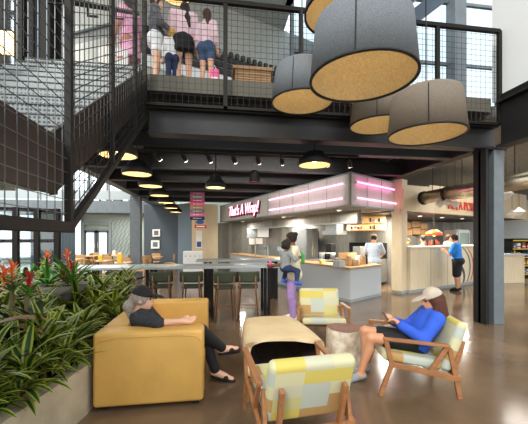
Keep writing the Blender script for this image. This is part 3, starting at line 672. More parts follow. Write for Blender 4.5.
for lab, px, py, D, s in (('left diamond shaped light under the spiral duct', 440, 204, 8.5, .15), ('middle diamond shaped light under the spiral duct', 447, 202.5, 8.3, .15), ('right diamond shaped light under the spiral duct', 455, 204, 8.1, .16), ('diamond shaped light just right of the steel column', 506, 194, 8.2, .22), ('white diamond shaped light over the shop at the right edge', 519, 212, 10.5, .25), ('second diamond shaped light over the shop', 512, 214, 12, .25)):
    p = atD(px, py, D); t = thing('diamond_light', lab, 'lamp', p)
    part('shade', MB().add([(s, 0, 0), (0, s, 0), (-s, 0, 0), (0, -s, 0), (0, 0, s*.7), (0, 0, -s*.7)], [(0, 1, 4), (1, 2, 4), (2, 3, 4), (3, 0, 4), (1, 0, 5), (2, 1, 5), (3, 2, 5), (0, 3, 5)]), 'cupw', t)
    part('wire', MB().tube([(0, 0, s*.69), (0, 0, 4.0-p.z)], .006, 5), 'black', t)
# ------------------------------------------------------------------ recessed downlights
def downl(lab, p, z, group, e=14):
    t = thing('downlight', lab, 'light', (p[0], p[1], z), 0, group)
    part('trim_ring', MB().lathe([(.06, 0), (.085, 0), (.085, -.03), (.06, -.03)], seg=16, closed=True), 'cupw', t); part('lens', MB().lathe([(.06, -.02), (0, -.02)], seg=16), 'lampw', t)
    arealight('downlight_beam', (0, 0, -.06), .25, e, (1, .92, .8), parent=t)
for i, (s, o) in enumerate(((1.0, .5), (4.2, .6), (8.0, .6), (2.4, 2.0), (5.5, 2.2), (1.2, 2.6))): downl(ords[i]+' downlight in the dark kiosk ceiling', onl(s, o), ZS0-.011, 'kiosk downlights', 20 if s == 8.0 else 48)
for i, s in enumerate((.7, 2.0, 3.4, 4.8)): downl(ords[i]+' downlight over the cafe counter from the left', onc(s, .9), 2.399, 'cafe downlights', 60)
# ------------------------------------------------------------------ sofa
sx0, sx1, sy0, sy1 = -1.15, -.14, 3.10, 4.78
sofa = thing('sofa', 'boxy ochre leather two seat sofa beside the planter', 'sofa', ((sx0+sx1)/2, (sy0+sy1)/2, 0))
aw = .25
for y0_, y1_ in ((sy0, sy0+aw), (sy1-aw, sy1)): obj('arm', MB().box(sx0, sx1, y0_, y1_, .04, .735), 'leather', sofa, bevel=.035, seg=4, smooth=True)
obj('backrest', MB().box(sx0, sx0+.26, sy0+aw+.003, sy1-aw-.003, .04, .735), 'leather', sofa, bevel=.035, seg=4, smooth=True)
obj('base', MB().box(sx0+.27, sx1-.02, sy0+aw+.003, sy1-aw-.003, .04, .27), 'leather', sofa, bevel=.02, seg=3)
ym = (sy0+sy1)/2
for a, b in ((sy0+aw+.01, ym-.005), (ym+.005, sy1-aw-.01)):
    obj('seat_cushion', MB().box(sx0+.27, sx1, a, b, .275, .43), 'leather', sofa, bevel=.04, seg=4, smooth=True)
sm = MB()
for z in (.62,):
    for y in (sy0-.003,): sm.tube([(sx0+.01, y, .60), (sx0+.06, y, .665), (sx0+.2, y, .69), (sx1-.2, y, .69), (sx1-.06, y, .67), (sx1-.01, y, .61)], .005, 6)
obj('seam', sm, 'leather', sofa)
for x in (sx0+.08, sx1-.08):
    for y in (sy0+.08, sy1-.08): obj('foot', MB().box(x-.03, x+.03, y-.03, y+.03, 0, .04), 'black', sofa)
# ------------------------------------------------------------------ patchwork lounge chairs
def lounge(lab):
    t = thing('lounge_chair', lab, 'chair', (0, 0, 0), 0, 'patchwork lounge chairs')
    for s in (-1, 1):
        x = s*.36; sd = (1, 0, 0)
        part('armrest', MB().bar((x, .37, .585), (x, -.27, .535), .055, .03, 0, sd), 'teak', t, bevel=.006)
        part('leg', MB().bar((x, .29, .33), (x, .40, 0), .032, .045, 0, sd), 'teak', t, bevel=.004)
        part('leg', MB().bar((x*.93, -.28, .50), (x*.93, -.38, 0), .032, .045, 0, sd), 'teak', t, bevel=.004)
        part('side_frame', MB().bar((x, .35, .58), (x, .285, .31), .03, .045, 0, sd).bar((x, .30, .33), (x, -.37, .20), .03, .05, 0, sd).bar((x, -.25, .53), (x, -.09, .28), .03, .045, 0, sd), 'teak', t, bevel=.003)
        part('back_post', MB().bar((s*.24, -.35, .20), (s*.24, -.455, .56), .035, .05, 0, sd), 'teak', t, bevel=.004)
    part('cross_rail', MB().bar((-.36, -.37, .205), (.36, -.37, .205), .05, .03, 0, (0, 0, 1)), 'teak', t)
    part('cross_rail', MB().bar((-.36, .27, .315), (.36, .27, .315), .05, .03, 0, (0, 0, 1)), 'teak', t)
    mt = Matrix.Translation((0, .06, .345)) @ Matrix.Rotation(R(8), 4, 'X')
    c = part('seat_cushion', MB().box(-.32, .32, -.28, .31, -.045, .055), 'plaids', t, bevel=.035, seg=4, smooth=True); c.matrix_local = mt
    c = part('back_cushion', MB().box(-.33, .33, -.055, .055, -.03, .50), 'plaidb', t, bevel=.045, seg=4, smooth=True)
    c.matrix_local = Matrix.Translation((0, -.255, .29)) @ Matrix.Rotation(R(21), 4, 'X')
    return t
ch = lounge('patchwork lounge chair facing left with the seated woman in blue'); ch.location = (2.135, 3.28, 0); ch.rotation_euler = (0, 0, R(75))
p = atZ(306, 400, .3); p = Vector(plan(294, 2.68))
dup(ch, (p.x, p.y, 0), R(5), 'patchwork lounge chair nearest the camera, seen from behind')
p = Vector(plan(321.5, 4.98))
dup(ch, (p.x, p.y, 0), R(168), 'patchwork lounge chair facing the camera beyond the log table')
# ------------------------------------------------------------------ log tables
def lumpy(fn, nu, nv):
    vs = [fn(i/(nu), j/(nv-1)) for j in range(nv) for i in range(nu)]
    fs = [(j*nu+i, j*nu+(i+1) % nu, (j+1)*nu+(i+1) % nu, (j+1)*nu+i) for j in range(nv-1) for i in range(nu)]
    return vs, fs
pA, pB = Vector(plan(285, 3.62)), Vector(plan(270, 4.80)); dB = (pB-pA).normalized(); nB = Vector((dB.y, -dB.x))
t = thing('log_table', 'big bleached log coffee table with dark charred hollow facing front', 'table', (*(pA+(pB-pA)*.5), 0))
def logsec(a, k):   # outer section: flat top and bottom, rounded sides
    ca, sa = math.cos(a), math.sin(a); e = .55
    return (math.copysign(abs(ca)**e, ca)*.47*(1+.05*math.sin(3*a+k*2)), max(-.222, min(.215, math.copysign(abs(sa)**e, sa)*.235*(1+.05*math.cos(2*a+k)))))
LG = (pB-pA).length
def outer(u, v):
    a = 2*math.pi*u; x, z = logsec(a, v*1.3); s = 1-.10*(v-.1)**2-(.10 if v > .98 else 0); q = pA+dB*(LG*v+.03*math.sin(5*a))+nB*(x*s); return (q.x, q.y, .223+z*(s*1.13 if z > 0 else 1))
vs, fs = lumpy(outer, 48, 12); nv_ = len(vs)
m = MB().add(vs, fs); m.add([vs[11*48+i] for i in range(48)], [tuple(range(48))])
holes = []
for i in range(48):
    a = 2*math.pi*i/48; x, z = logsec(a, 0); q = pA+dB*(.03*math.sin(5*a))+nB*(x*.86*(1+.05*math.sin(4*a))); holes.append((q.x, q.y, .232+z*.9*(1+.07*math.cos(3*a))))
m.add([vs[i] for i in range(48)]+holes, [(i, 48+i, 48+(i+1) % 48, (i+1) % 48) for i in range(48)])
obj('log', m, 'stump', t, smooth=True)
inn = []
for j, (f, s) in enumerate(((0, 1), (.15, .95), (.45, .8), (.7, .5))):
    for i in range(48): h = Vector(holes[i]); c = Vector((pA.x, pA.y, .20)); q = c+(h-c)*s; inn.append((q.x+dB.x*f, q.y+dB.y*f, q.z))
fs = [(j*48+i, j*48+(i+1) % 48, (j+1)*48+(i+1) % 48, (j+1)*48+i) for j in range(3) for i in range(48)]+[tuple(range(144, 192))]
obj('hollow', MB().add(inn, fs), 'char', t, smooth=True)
p = Vector(plan(344.5, 4.12)); t = thing('stump_table', 'small pale stump side table with red brown cut top', 'table', (p.x, p.y, 0))
def st_out(u, v): a = 2*math.pi*u; r = (.222+.012*math.sin(3*a+1)+.008*math.sin(7*a+v*2))*(1+.05*(1-v)); return (r*math.cos(a), r*math.sin(a), v*.45)
vs, fs = lumpy(st_out, 40, 8); part('trunk', MB().add(vs, fs), 'bark', t, smooth=True)
part('cut_top', MB().add([(x*.985, y*.985, .452) for x, y, z in vs[7*40:]]+[(x*.99, y*.99, .44) for x, y, z in vs[7*40:]], [tuple(range(40))]+[(40+i, 40+(i+1) % 40, (i+1) % 40, i) for i in range(40)]), 'stumptop', t)
# ------------------------------------------------------------------ high table and stools
a, b = atY(62, 266, 6.45), atY(279, 266, 6.45)
t = thing('high_table', 'long zinc topped high table on paired black legs', 'table', (0, 6.8, 0))
obj('tabletop', MB().box(a.x, b.x, 6.42, 7.15, 1.0, 1.05), 'zinc', t, bevel=.004)
for px in (88, 150, 210, 266.5):
    x = atY(px, 266, 6.6).x
    for dx in (-.04, .04):
        for y in (6.55, 7.0): obj('leg', MB().box(x+dx-.026, x+dx+.026, y-.03, y+.03, 0, 1.0), 'black', t, bevel=.003)
    obj('foot_rail', MB().box(x-.02, x+.02, 6.59, 6.96, .1, .15), 'black', t)
t2 = thing('high_table', 'second high table with pale top behind the long zinc one', 'table', (0.6, 8.4, 0))
a, b = atY(196, 258, 8.3), atY(283, 258, 8.3)
obj('tabletop', MB().box(a.x, b.x, 8.2, 8.85, 1.0, 1.05), 'zinc', t2, bevel=.004)
for x in (a.x+.3, b.x-.25):
    for dx in (-.06, .06):
        for y in (8.3, 8.75): obj('leg', MB().box(x+dx-.04, x+dx+.04, y-.04, y+.04, 0, 1.0), 'rail', t2)
def stool(lab):
    t = thing('bar_stool', lab, 'stool', (0, 0, 0), 0, 'green bar stools')
    m = MB(); n = 9; vs = []; fs = []
    for z in (.75, .79, .93, .96):
        for k in range(n):
            a = R(-38+76*k/(n-1)); r = .34; w_ = .94 if z in (.75, .96) else 1
            for rr in (r, r+.035): vs.append((rr*math.sin(a)*w_, -rr*math.cos(a)+.13, z))
    for j in range(3):
        for k in range(n-1):
            b = j*2*n+2*k; u = b+2*n; fs += [(b, u, u+2, b+2), (b+1, b+3, u+3, u+1)]
    for j in (0, 3):
        for k in range(n-1): b = j*2*n+2*k; fs.append((b, b+2, b+3, b+1) if j == 0 else (b, b+1, b+3, b+2))
    for j in range(3):
        for k in (0, n-1): b = j*2*n+2*k; u = b+2*n; fs.append((b, b+1, u+1, u) if k == 0 else (b, u, u+1, b+1))
    part('backrest', m.add(vs, fs), 'green', t, smooth=True)
    part('seat', MB().box(-.2, .2, -.18, .19, .62, .67), 'green', t, bevel=.02, seg=3)
    for sx in (-1, 1):
        part('leg', MB().tube([(sx*.15, .15, .62), (sx*.2, .2, 0)], [.017, .014], 8), 'walnut', t, smooth=True)
        part('leg', MB().tube([(sx*.155, -.235, .88), (sx*.155, -.19, .62), (sx*.2, -.22, 0)], [.013, .017, .014], 8), 'walnut', t, smooth=True)
        part('stretcher', MB().bar((sx*.188, .19, .25), (sx*.188, -.205, .25), .016, .022), 'walnut', t)
    part('foot_rail', MB().bar((-.19, .188, .22), (.19, .188, .22), .016, .024, 0, (0, 0, 1)), 'walnut', t)
    part('foot_rail', MB().bar((-.188, -.206, .25), (.188, -.206, .25), .016, .024, 0, (0, 0, 1)), 'walnut', t)
    return t
sts = [(122, 6.45, 0, 'leftmost green bar stool, behind the planter leaves'), (163, 6.5, 4, 'green bar stool above the far sofa arm'), (193, 6.5, -3, 'green bar stool left of the middle table legs'), (224.5, 6.4, 6, 'green bar stool just right of the middle table legs'), (247.5, 6.5, -7, 'rightmost green bar stool at the end of the high table')]
s0 = None
for px, D, rz, lab in sts:
    p = plan(px, D)
    if s0 is None: s0 = stool(lab); s0.location = (p[0], p[1]-.12, 0); s0.rotation_euler = (0, 0, R(rz))
    else: dup(s0, (p[0], p[1]-.12, 0), R(rz), lab)
# ------------------------------------------------------------------ planter and plants
pl = thing('concrete_planter', 'long raw concrete planter full of leafy plants at left', 'planter', (-2.4, 4, 0))
fr = [(-1.42, .9), (-1.35, 2.2), (-1.19, 3.1), (-1.19, 6.1), (-5.0, 6.1), (-5.0, .9)]
inn = [(-1.56, 1.05), (-1.49, 2.22), (-1.33, 3.12), (-1.33, 5.96), (-4.86, 5.96), (-4.86, 1.05)]
m = MB(); n = 6
m.add([(x, y, 0) for x, y in fr]+[(x, y, .45) for x, y in fr]+[(x, y, .45) for x, y in inn]+[(x, y, .3) for x, y in inn], [(i, n+i, n+(i+1) % n, (i+1) % n) for i in range(n)]+[(n+i, 2*n+i, 2*n+(i+1) % n, n+(i+1) % n) for i in range(n)]+[(2*n+i, 3*n+i, 3*n+(i+1) % n, 2*n+(i+1) % n) for i in range(n)])
m.f = [tuple(reversed(f)) for f in m.f]
obj('wall_body', m, 'conc', pl); obj('soil', MB().prism(inn, .05, .38), 'soil', pl)
def dracaena(lab, group, mat, stems, L, wd, hmax, spread=.16, per=15, name='leafy_plant'):
    t = thing(name, lab, 'plant', (0, 0, 0), 0, group); sm = MB(); lf = MB()
    for k in range(stems):
        a = rnd.uniform(0, 6.28); r0 = rnd.uniform(0, spread); bx_, by_ = r0*math.cos(a), r0*math.sin(a); hh = rnd.uniform(.35, 1)*hmax
        tx, ty = bx_*1.6+rnd.uniform(-.05, .05), by_*1.6+rnd.uniform(-.05, .05)
        sm.tube([(bx_, by_, -.05), (tx, ty, hh)], .011, 5)
        for i in range(per):
            f = .45+.55*i/per; az = i*2.4+k+rnd.uniform(-.3, .3); q = Vector((bx_, by_, 0)).lerp(Vector((tx, ty, hh)), f)
            lf.leaf((q.x, q.y, q.z), az, R(rnd.uniform(10, 35)+45*(i/per)), L*rnd.uniform(.75, 1.15), wd*rnd.uniform(.85, 1.1), rnd.uniform(.5, 1.3), roll=rnd.uniform(-.4, .4))
    part('stems', sm, 'stem', t, smooth=True)['kind'] = 'stuff'
    o = part('foliage', lf, mat, t, smooth=True); o['kind'] = 'stuff'; return t
proto = [dracaena('variegated yellow edged strap leaf plant in the concrete planter', 'variegated plants in the planter', ('leafv', 'leafv2', 'leafv')[k], (3, 3, 4)[k], (.36, .34, .30)[k], (.062, .055, .05)[k], (.34, .42, .5)[k]) for k in range(3)]
used = [False]*3
def plant(k, x, y, z, rz, sc):
    lab = 'variegated yellow edged strap leaf plant in the concrete planter'
    if not used[k]: used[k] = True; t = proto[k]; t.location = (x, y, z); t.rotation_euler = (0, 0, rz); t.scale = (sc,)*3; return t
    return dup(proto[k], (x, y, z), rz, lab, None, (sc,)*3)
spots = []
for i in range(400):
    x = rnd.uniform(-3.3, -1.42); y = rnd.uniform(1.55, 5.8)
    if y < 3.0 and x > -1.5-.1: continue
    if y > 2.2 and x < -.50*y-.9 and rnd.random() < .6: continue
    px_ = 264+315*(x*.9895-y*.1444)/(x*.1444+y*.9895)
    if 36 < px_ < 94 and 2.9 < y < 4.25: continue
    if all((x-a)**2+(y-b)**2 > .33**2 for a, b in spots): spots.append((x, y))
spots += [(-1.66, 1.55), (-1.72, 1.95), (-1.6, 2.3), (-1.62, 2.62), (-1.5, 2.92), (-2.0, 1.85), (-2.05, 2.3), (-1.9, 2.65), (-2.25, 2.05), (-1.5, 1.85), (-1.47, 2.2), (-1.44, 2.55), (-1.42, 2.85), (-1.44, 3.3), (-1.6, 3.12), (-1.8, 2.95), (-1.42, 3.7), (-1.45, 1.5)]
for i, (x, y) in enumerate(spots):
    dark = (x < -1.95 and y < 3.2)
    sc = 1.0 if y < 3 else (1.1 if y < 4 else 1.25)
    if dark and y < 2.6: sc = .9
    plant(i % 3 if y > 2.6 else (0 if i % 2 else 2), x, y, .38, rnd.uniform(0, 6.28), sc*rnd.uniform(.85, 1.1))
# dark leaved plants at the left edge
for i, (px, D) in enumerate(((8, 2.6), (22, 2.9), (0, 3.0))):
    p = plan(px, D); t = dracaena(('dark leaved plant low at the left edge', 'dark leaved plant beside the orange bromeliad', 'tall dark leaved plant at the far left edge')[i], None, 'leafd', 3, .3, .12, .5, .12, 8, 'dark_leaf_plant'); t.location = (p[0], p[1], .38)
p = atD(18, 322, 2.55); t = thing('dry_leaf', 'big dry brown leaf lying over the dark plants', 'leaf', p)
part('blade', MB().leaf((-.12, -.06, 0), .4, .25, .36, .17, .6).leaf((-.15, .1, -.06), -.2, .1, .34, .1, .5), 'leafb', t, smooth=True)
# fresh green bushes behind
for i, (px, D, h) in enumerate(((4, 5.2, .62), (22, 5.4, .55), (36, 5.6, .5))):
    p = plan(px, D); t = dracaena(('bright green bush at the far left of the planter', 'middle bright green bush before the dark window', 'bright green bush left of the stone bowl')[i], None, 'leafg', 5, .34, .05, h+.15, .2, 14, 'green_bush'); t.location = (p[0], p[1], .38)
def bromeliad(lab, p, fm, n=16, flowers=((0, 0, .34),), L=.36):
    t = thing('bromeliad', lab, 'plant', p); lf = MB()
    for i in range(n): lf.leaf((0, 0, 0), i*2.4, R(rnd.uniform(28, 72)), L*rnd.uniform(.8, 1.2), .045, rnd.uniform(.5, 1.1))
    part('foliage', lf, 'leafg', t, smooth=True)['kind'] = 'stuff'
    for fx, fy, fz in flowers:
        fl = MB()
        for i in range(16): fl.leaf((fx, fy, fz-.12+.012*i), i*2.4, R(8+62*i/16), .13*(1-.3*i/16), .034, .25)
        part('flower', fl, fm, t, smooth=True); part('flower_stem', MB().tube([(0, 0, 0), (fx, fy, fz)], .008, 5), 'stem', t)
    return t
pb_ = atD(63, 284, 4.3)
t = thing('stone_bowl', 'wide grey stone bowl planted with bromeliads', 'bowl', (pb_.x, pb_.y, .36))
hb = pb_.z-.36
part('bowl', MB().lathe([(.10, 0), (.12, .1), (.13, hb-.28), (.24, hb-.12), (.31, hb), (.29, hb), (.22, hb-.06), (0, hb-.06)], seg=32), 'bowl', t, smooth=True); part('soil_top', MB().lathe([(.27, hb-.03), (0, hb-.02)], seg=24), 'soil', t)
bromeliad('bromeliad with orange flower at the left of the stone bowl', (pb_.x-.17, pb_.y-.05, pb_.z-.02), 'brorange', 16, ((0, 0, .36),), .5)
bromeliad('bromeliad with orange flower at the middle of the stone bowl', (pb_.x+.02, pb_.y+.08, pb_.z-.02), 'brorange', 16, ((0, 0, .38),), .5)
bromeliad('bromeliad with red flower at the right of the stone bowl', (pb_.x+.16, pb_.y-.08, pb_.z-.02), 'brred', 16, ((-.02, 0, .22), (-.12, .02, .16)), .55)
p = atD(12, 292, 3.0)
bromeliad('bromeliad with orange flower at the left edge', (p.x, p.y, p.z), 'brorange', 10, ((0, 0, .18), (-.07, 0, .13)), .3)
bromeliad('bromeliad with red flower at the left edge', (p.x+.14, p.y+.02, p.z-.06), 'brred', 8, ((0, 0, .13),), .24)
for dx, dz, nm_ in ((0, p.z, 'bromeliad.003'), (.14, p.z-.06, 'bromeliad.004')):
    par = bpy.data.objects[nm_]; obj('trunk', MB().tube([(p.x+dx, p.y, .36), (p.x+dx*.9, p.y, dz+.02)], [.03, .02], 8), 'stem', par, smooth=True)
# ------------------------------------------------------------------ smooth bodies (signed distance field + surface nets)
def C_(a, b, ra, rb): return ('c', np.array(a, float), np.array(b, float), ra, rb)
def E_(c, r, ax=None): return ('e', np.array(c, float), np.array(r, float), np.eye(3) if ax is None else np.array(ax, float))
def pr_bounds(p):
    if p[0] == 'c':
        r = max(p[3], p[4]); return np.minimum(p[1], p[2])-r, np.maximum(p[1], p[2])+r
    e = np.sqrt(((p[3]*p[2][:, None])**2).sum(0)); return p[1]-e, p[1]+e
def pr_dist(p, P):
    if p[0] == 'c':
        ab = p[2]-p[1]; t = np.clip(((P-p[1]) @ ab)/max(ab @ ab, 1e-9), 0, 1)
        return np.linalg.norm(P-p[1]-t[..., None]*ab, axis=-1)-(p[3]+(p[4]-p[3])*t)
    q = (P-p[1]) @ p[3].T; k0 = np.linalg.norm(q/p[2], axis=-1); k1 = np.linalg.norm(q/p[2]**2, axis=-1); return k0*(k0-1)/np.maximum(k1, 1e-6)
def infl(prims, d): return [('c', p[1], p[2], p[3]+d, p[4]+d) if p[0] == 'c' else ('e', p[1], p[2]+d, p[3]) for p in prims]
def sdf(name, prims, mat, parent, h=.01, k=.03, cuts=(), neg=()):
    bb = [pr_bounds(p) for p in prims]; mg = k+2*h
    lo = np.min([b[0] for b in bb], 0)-2*h; hi = np.max([b[1] for b in bb], 0)+2*h
    n = np.ceil((hi-lo)/h).astype(int)+1; ax = [lo[i]+h*np.arange(n[i]) for i in range(3)]
    V = np.full(n, 1.0)
    def sl(b):
        a = np.maximum(0, np.floor((b[0]-mg-lo)/h).astype(int)); z = np.minimum(n, np.ceil((b[1]+mg-lo)/h).astype(int)+1)
        return a, z
    def pts(a, z): return np.stack(np.meshgrid(*[ax[i][a[i]:z[i]] for i in range(3)], indexing='ij'), -1)
    for p, b in zip(prims, bb):
        a, z = sl(b); s = np.s_[a[0]:z[0], a[1]:z[1], a[2]:z[2]]; d = pr_dist(p, pts(a, z)); o = V[s]
        hh = np.maximum(k-np.abs(o-d), 0)/k; V[s] = np.minimum(o, d)-hh*hh*k/4
    for p in neg:
        a, z = sl(pr_bounds(p))
        if (z <= a).any(): continue
        s = np.s_[a[0]:z[0], a[1]:z[1], a[2]:z[2]]; V[s] = np.maximum(V[s], -pr_dist(p, pts(a, z)))
    if cuts:
        P = pts(np.zeros(3, int), n)
        for c, nn in cuts: nn = np.array(nn, float); nn /= np.linalg.norm(nn); V = np.maximum(V, (P-np.array(c, float)) @ nn)
    I = V < 0; sh = n-1; acc = np.zeros((*sh, 3)); cnt = np.zeros(sh)
    for a in range(3):
        for b in (0, 1):
            for c in (0, 1):
                o1 = [0, 0, 0]; oth = [i for i in range(3) if i != a]; o1[oth[0]] = b; o1[oth[1]] = c; o2 = list(o1); o2[a] = 1
                g = lambda A, o_: A[o_[0]:o_[0]+sh[0], o_[1]:o_[1]+sh[1], o_[2]:o_[2]+sh[2]]
                v1, v2 = g(V, o1), g(V, o2); x = (v1 < 0) != (v2 < 0); t = np.where(x, v1/np.where(x, v1-v2, 1), 0)
                for i in range(3): acc[..., i] += np.where(x, o1[i]+(t if i == a else 0), 0)
                cnt += x
    act = cnt > 0; idx = np.full(sh, -1); idx[act] = np.arange(act.sum()); ijk = np.argwhere(act)
    vs = lo+h*(ijk+acc[act]/cnt[act][:, None]); quads = []
    for a in range(3):
        b, c = (a+1) % 3, (a+2) % 3; s1 = [slice(None)]*3; s2 = [slice(None)]*3; s1[a] = slice(0, -1); s2[a] = slice(1, None)
        A, B = I[tuple(s1)], I[tuple(s2)]
        for fl, mask in ((0, A & ~B), (1, ~A & B)):
            e = np.argwhere(mask); e = e[(e[:, b] > 0) & (e[:, c] > 0) & (e[:, b] < sh[b]) & (e[:, c] < sh[c])]
            q = []
            for db, dc_ in ((1, 1), (0, 1), (0, 0), (1, 0)):
                f = e.copy(); f[:, b] -= db; f[:, c] -= dc_; q.append(idx[f[:, 0], f[:, 1], f[:, 2]])
            q = np.stack(q, 1); quads.append(q if fl == 0 else q[:, ::-1])
    F = np.concatenate(quads); me = bpy.data.meshes.new(name)
    me.vertices.add(len(vs)); me.vertices.foreach_set('co', vs.ravel()); me.loops.add(F.size); me.loops.foreach_set('vertex_index', F.ravel().astype(np.int32))
    me.polygons.add(len(F)); me.polygons.foreach_set('loop_start', (np.arange(len(F))*4).astype(np.int32)); me.update(calc_edges=True)
    me.polygons.foreach_set('use_smooth', [True]*len(F)); me.materials.append(M[mat] if isinstance(mat, str) else mat)
    o = bpy.data.objects.new(name, me); S.collection.objects.link(o); o.parent = parent; return o
def nrm(v): v = np.array(v, float); return v/np.linalg.norm(v)
def lerp(a, b, t): return np.array(a, float)*(1-t)+np.array(b, float)*t
STAND = dict(hipL=(-.09, 0, .90), hipR=(.09, 0, .90), knL=(-.095, .02, .48), knR=(.095, .02, .48), anL=(-.095, -.02, .08), anR=(.095, -.02, .08),
             pel=(0, 0, .96), chest=(0, .0, 1.26), neck=(0, -.015, 1.46), head=(0, .01, 1.605), shL=(-.175, -.01, 1.395), shR=(.175, -.01, 1.395),
             elL=(-.22, -.03, 1.12), elR=(.22, -.03, 1.12), wrL=(-.23, .05, .88), wrR=(.23, .05, .88), toeL=(-.11, .16, .03), toeR=(.11, .16, .03))
class Fig:
    def __init__(s, lab, loc, rz, skin, J=None, sc=1, h=.01, build=1, headdir=(0, 1, 0), headup=(0, 0, 1), hs=1, group=None, curl=.6, handdir={}):
        s.t = thing('person', lab, 'person', loc, rz, group); s.h = h; s.skin = skin
        j = {k: np.array(v, float)*sc for k, v in STAND.items()}
        for k, v in (J or {}).items(): j[k] = np.array(v, float)
        s.j = j; f = nrm(headdir); u = np.array(headup, float); u = nrm(u-f*(u @ f)); s.hx = np.cross(f, u); s.hf, s.hu = f, u; s.hs = hs*(sc if sc < 1 else 1)*(1+.45*(1-sc) if sc < 1 else 1); s.sc = sc
        b = build*sc; s.b = b; up = nrm(j['chest']-j['pel']); r = j['shR']-j['shL']; r = nrm(r-up*(r @ up)); fw = np.cross(up, r); A = np.stack([r, fw, up]); s.up, s.rt, s.fw = up, r, fw
        rh = j['hipR']-j['hipL']; rh = nrm(rh); 
        s.torso = [E_(j['pel'], (.155*b, .115*b, .12*sc), A), E_(lerp(j['pel'], j['chest'], .45), (.135*b, .10*b, .15*sc), A), E_(j['chest'], (.152*b, .108*b, .17*sc), A), C_(j['shL']*.93+j['shR']*.07, j['shR']*.93+j['shL']*.07, .055*b, .055*b), C_(lerp(j['chest'], j['neck'], .6), j['neck'], .08*b, .055*b)]
        s.seat = [E_(j['hipL']*.9+j['pel']*.1-fw*.035*b, (.095*b, .10*b, .1*sc), A), E_(j['hipR']*.9+j['pel']*.1-fw*.035*b, (.095*b, .10*b, .1*sc), A)]
        s.leg = {}; s.arm = {}
        for q in 'LR':
            hp, kn, an, toe = j['hip'+q], j['kn'+q], j['an'+q], j['toe'+q]; sd = nrm(kn-hp); calf = lerp(kn, an, .3); back = np.cross(nrm(an-kn), rh); back = -nrm(back) if np.cross(nrm(an-kn), rh) @ (toe-an) > 0 else nrm(back)
            s.leg[q] = dict(th=[C_(hp, kn, .083*b, .055*b)], sh=[C_(kn, an, .052*b, .036*b), C_(calf+back*.018*b, lerp(kn, an, .55)+back*.008*b, .046*b, .036*b)],
                            ft=[C_(an+np.array([0, 0, -.02*sc])-nrm(toe-an)*.03*sc, toe, .036*sc, .026*sc), C_(an, lerp(an, toe, .6), .034*sc, .030*sc)])
            sh, el, wr = j['sh'+q], j['el'+q], j['wr'+q]; hd = nrm(handdir.get(q, wr-el)); s.arm[q] = dict(up=[C_(sh, el, .050*b, .038*b)], fo=[C_(el, wr, .037*b, .025*b)], hd=s.hand(wr, hd, q, curl))
        H, k = j['head'], s.hs; W = lambda x, y, z: H+k*(s.hx*x+s.hf*y+s.hu*z); HA = np.stack([s.hx, s.hf, s.hu]); s.W, s.HA = W, HA
        s.headp = [E_(W(0, -.012, .025), np.array((.076, .094, .098))*k, HA), E_(W(0, .03, -.045), np.array((.056, .062, .072))*k, HA), E_(W(0, .07, -.092), np.array((.022, .022, .02))*k, HA), E_(W(0, .072, .03), np.array((.05, .022, .014))*k, HA),
                   C_(W(0, .085, .01), W(0, .108, -.026), .009*k, .014*k), E_(W(0, .085, -.06), np.array((.024, .016, .014))*k, HA), E_(W(.077, -.01, -.015), np.array((.009, .02, .03))*k, HA), E_(W(-.077, -.01, -.015), np.array((.009, .02, .03))*k, HA)]
        s.neckp = [C_(j['neck']-s.up*.03, W(0, -.02, -.06), .052*b, .050*b)]
    def hand(s, wr, d, q, curl):
        c = s.sc; rt = np.cross(d, s.fw if abs(d @ s.fw) < .9 else s.up); rt = nrm(rt); pn = nrm(np.cross(rt, d))
        if pn @ (s.fw-.3*s.up) < 0: pn = -pn
        g = max(.0085, s.h*.85) if s.h < .012 else s.h*.62; pr = [C_(wr, wr+d*.04*c, .024*c, .026*c)]
        for i, (o, L) in enumerate(((-.03, .062), (-.01, .074), (.011, .068), (.031, .052))):
            a = wr+d*.085*c+rt*o*c; pr.append(C_(wr+d*.03*c+rt*o*.6*c, a, .014*c, .012*c)); m_ = a+(d*math.cos(curl)+pn*math.sin(curl))*L*.5*c; pr.append(C_(a, m_, g, g)); e = nrm(d*math.cos(2*curl)+pn*math.sin(2*curl)); pr.append(C_(m_, m_+e*L*.5*c, g, g*.85))
        sg_ = -1 if (rt @ s.rt)*(1 if q == 'L' else -1) > 0 else 1
        th = wr+d*.025*c+rt*sg_*-.025*c; t2 = th+(d*.7-rt*sg_*.6+pn*.35)*.04*c; pr += [C_(th, t2, .013*c, g*1.1), C_(t2, t2+nrm(d+pn*.5)*.03*c, g*1.05, g*.9)]
        return pr
    def body(s, k=.022):
        P = s.torso+s.seat+s.neckp+s.headp
        for q in 'LR': P = P+s.leg[q]['th']+s.leg[q]['sh']+s.leg[q]['ft']+s.arm[q]['up']+s.arm[q]['fo']+s.arm[q]['hd']
        o = sdf('body', P, SKIN[s.skin], s.t, s.h, k*min(1, s.sc) if s.h < .012 else .02); return s
    def face(s, kids=True):
        for x in (-.03, .03):
            part('eye', MB().ell(tuple(s.W(x, .083, .004)), (.011*s.hs,)*3, 0, 8, 6), 'eye', s.t, smooth=True)
        part('lips', MB().ell(tuple(s.W(0, .097, -.062)), (.02*s.hs, .008*s.hs, .007*s.hs), 0, 8, 6), 'lips', s.t, smooth=True); return s
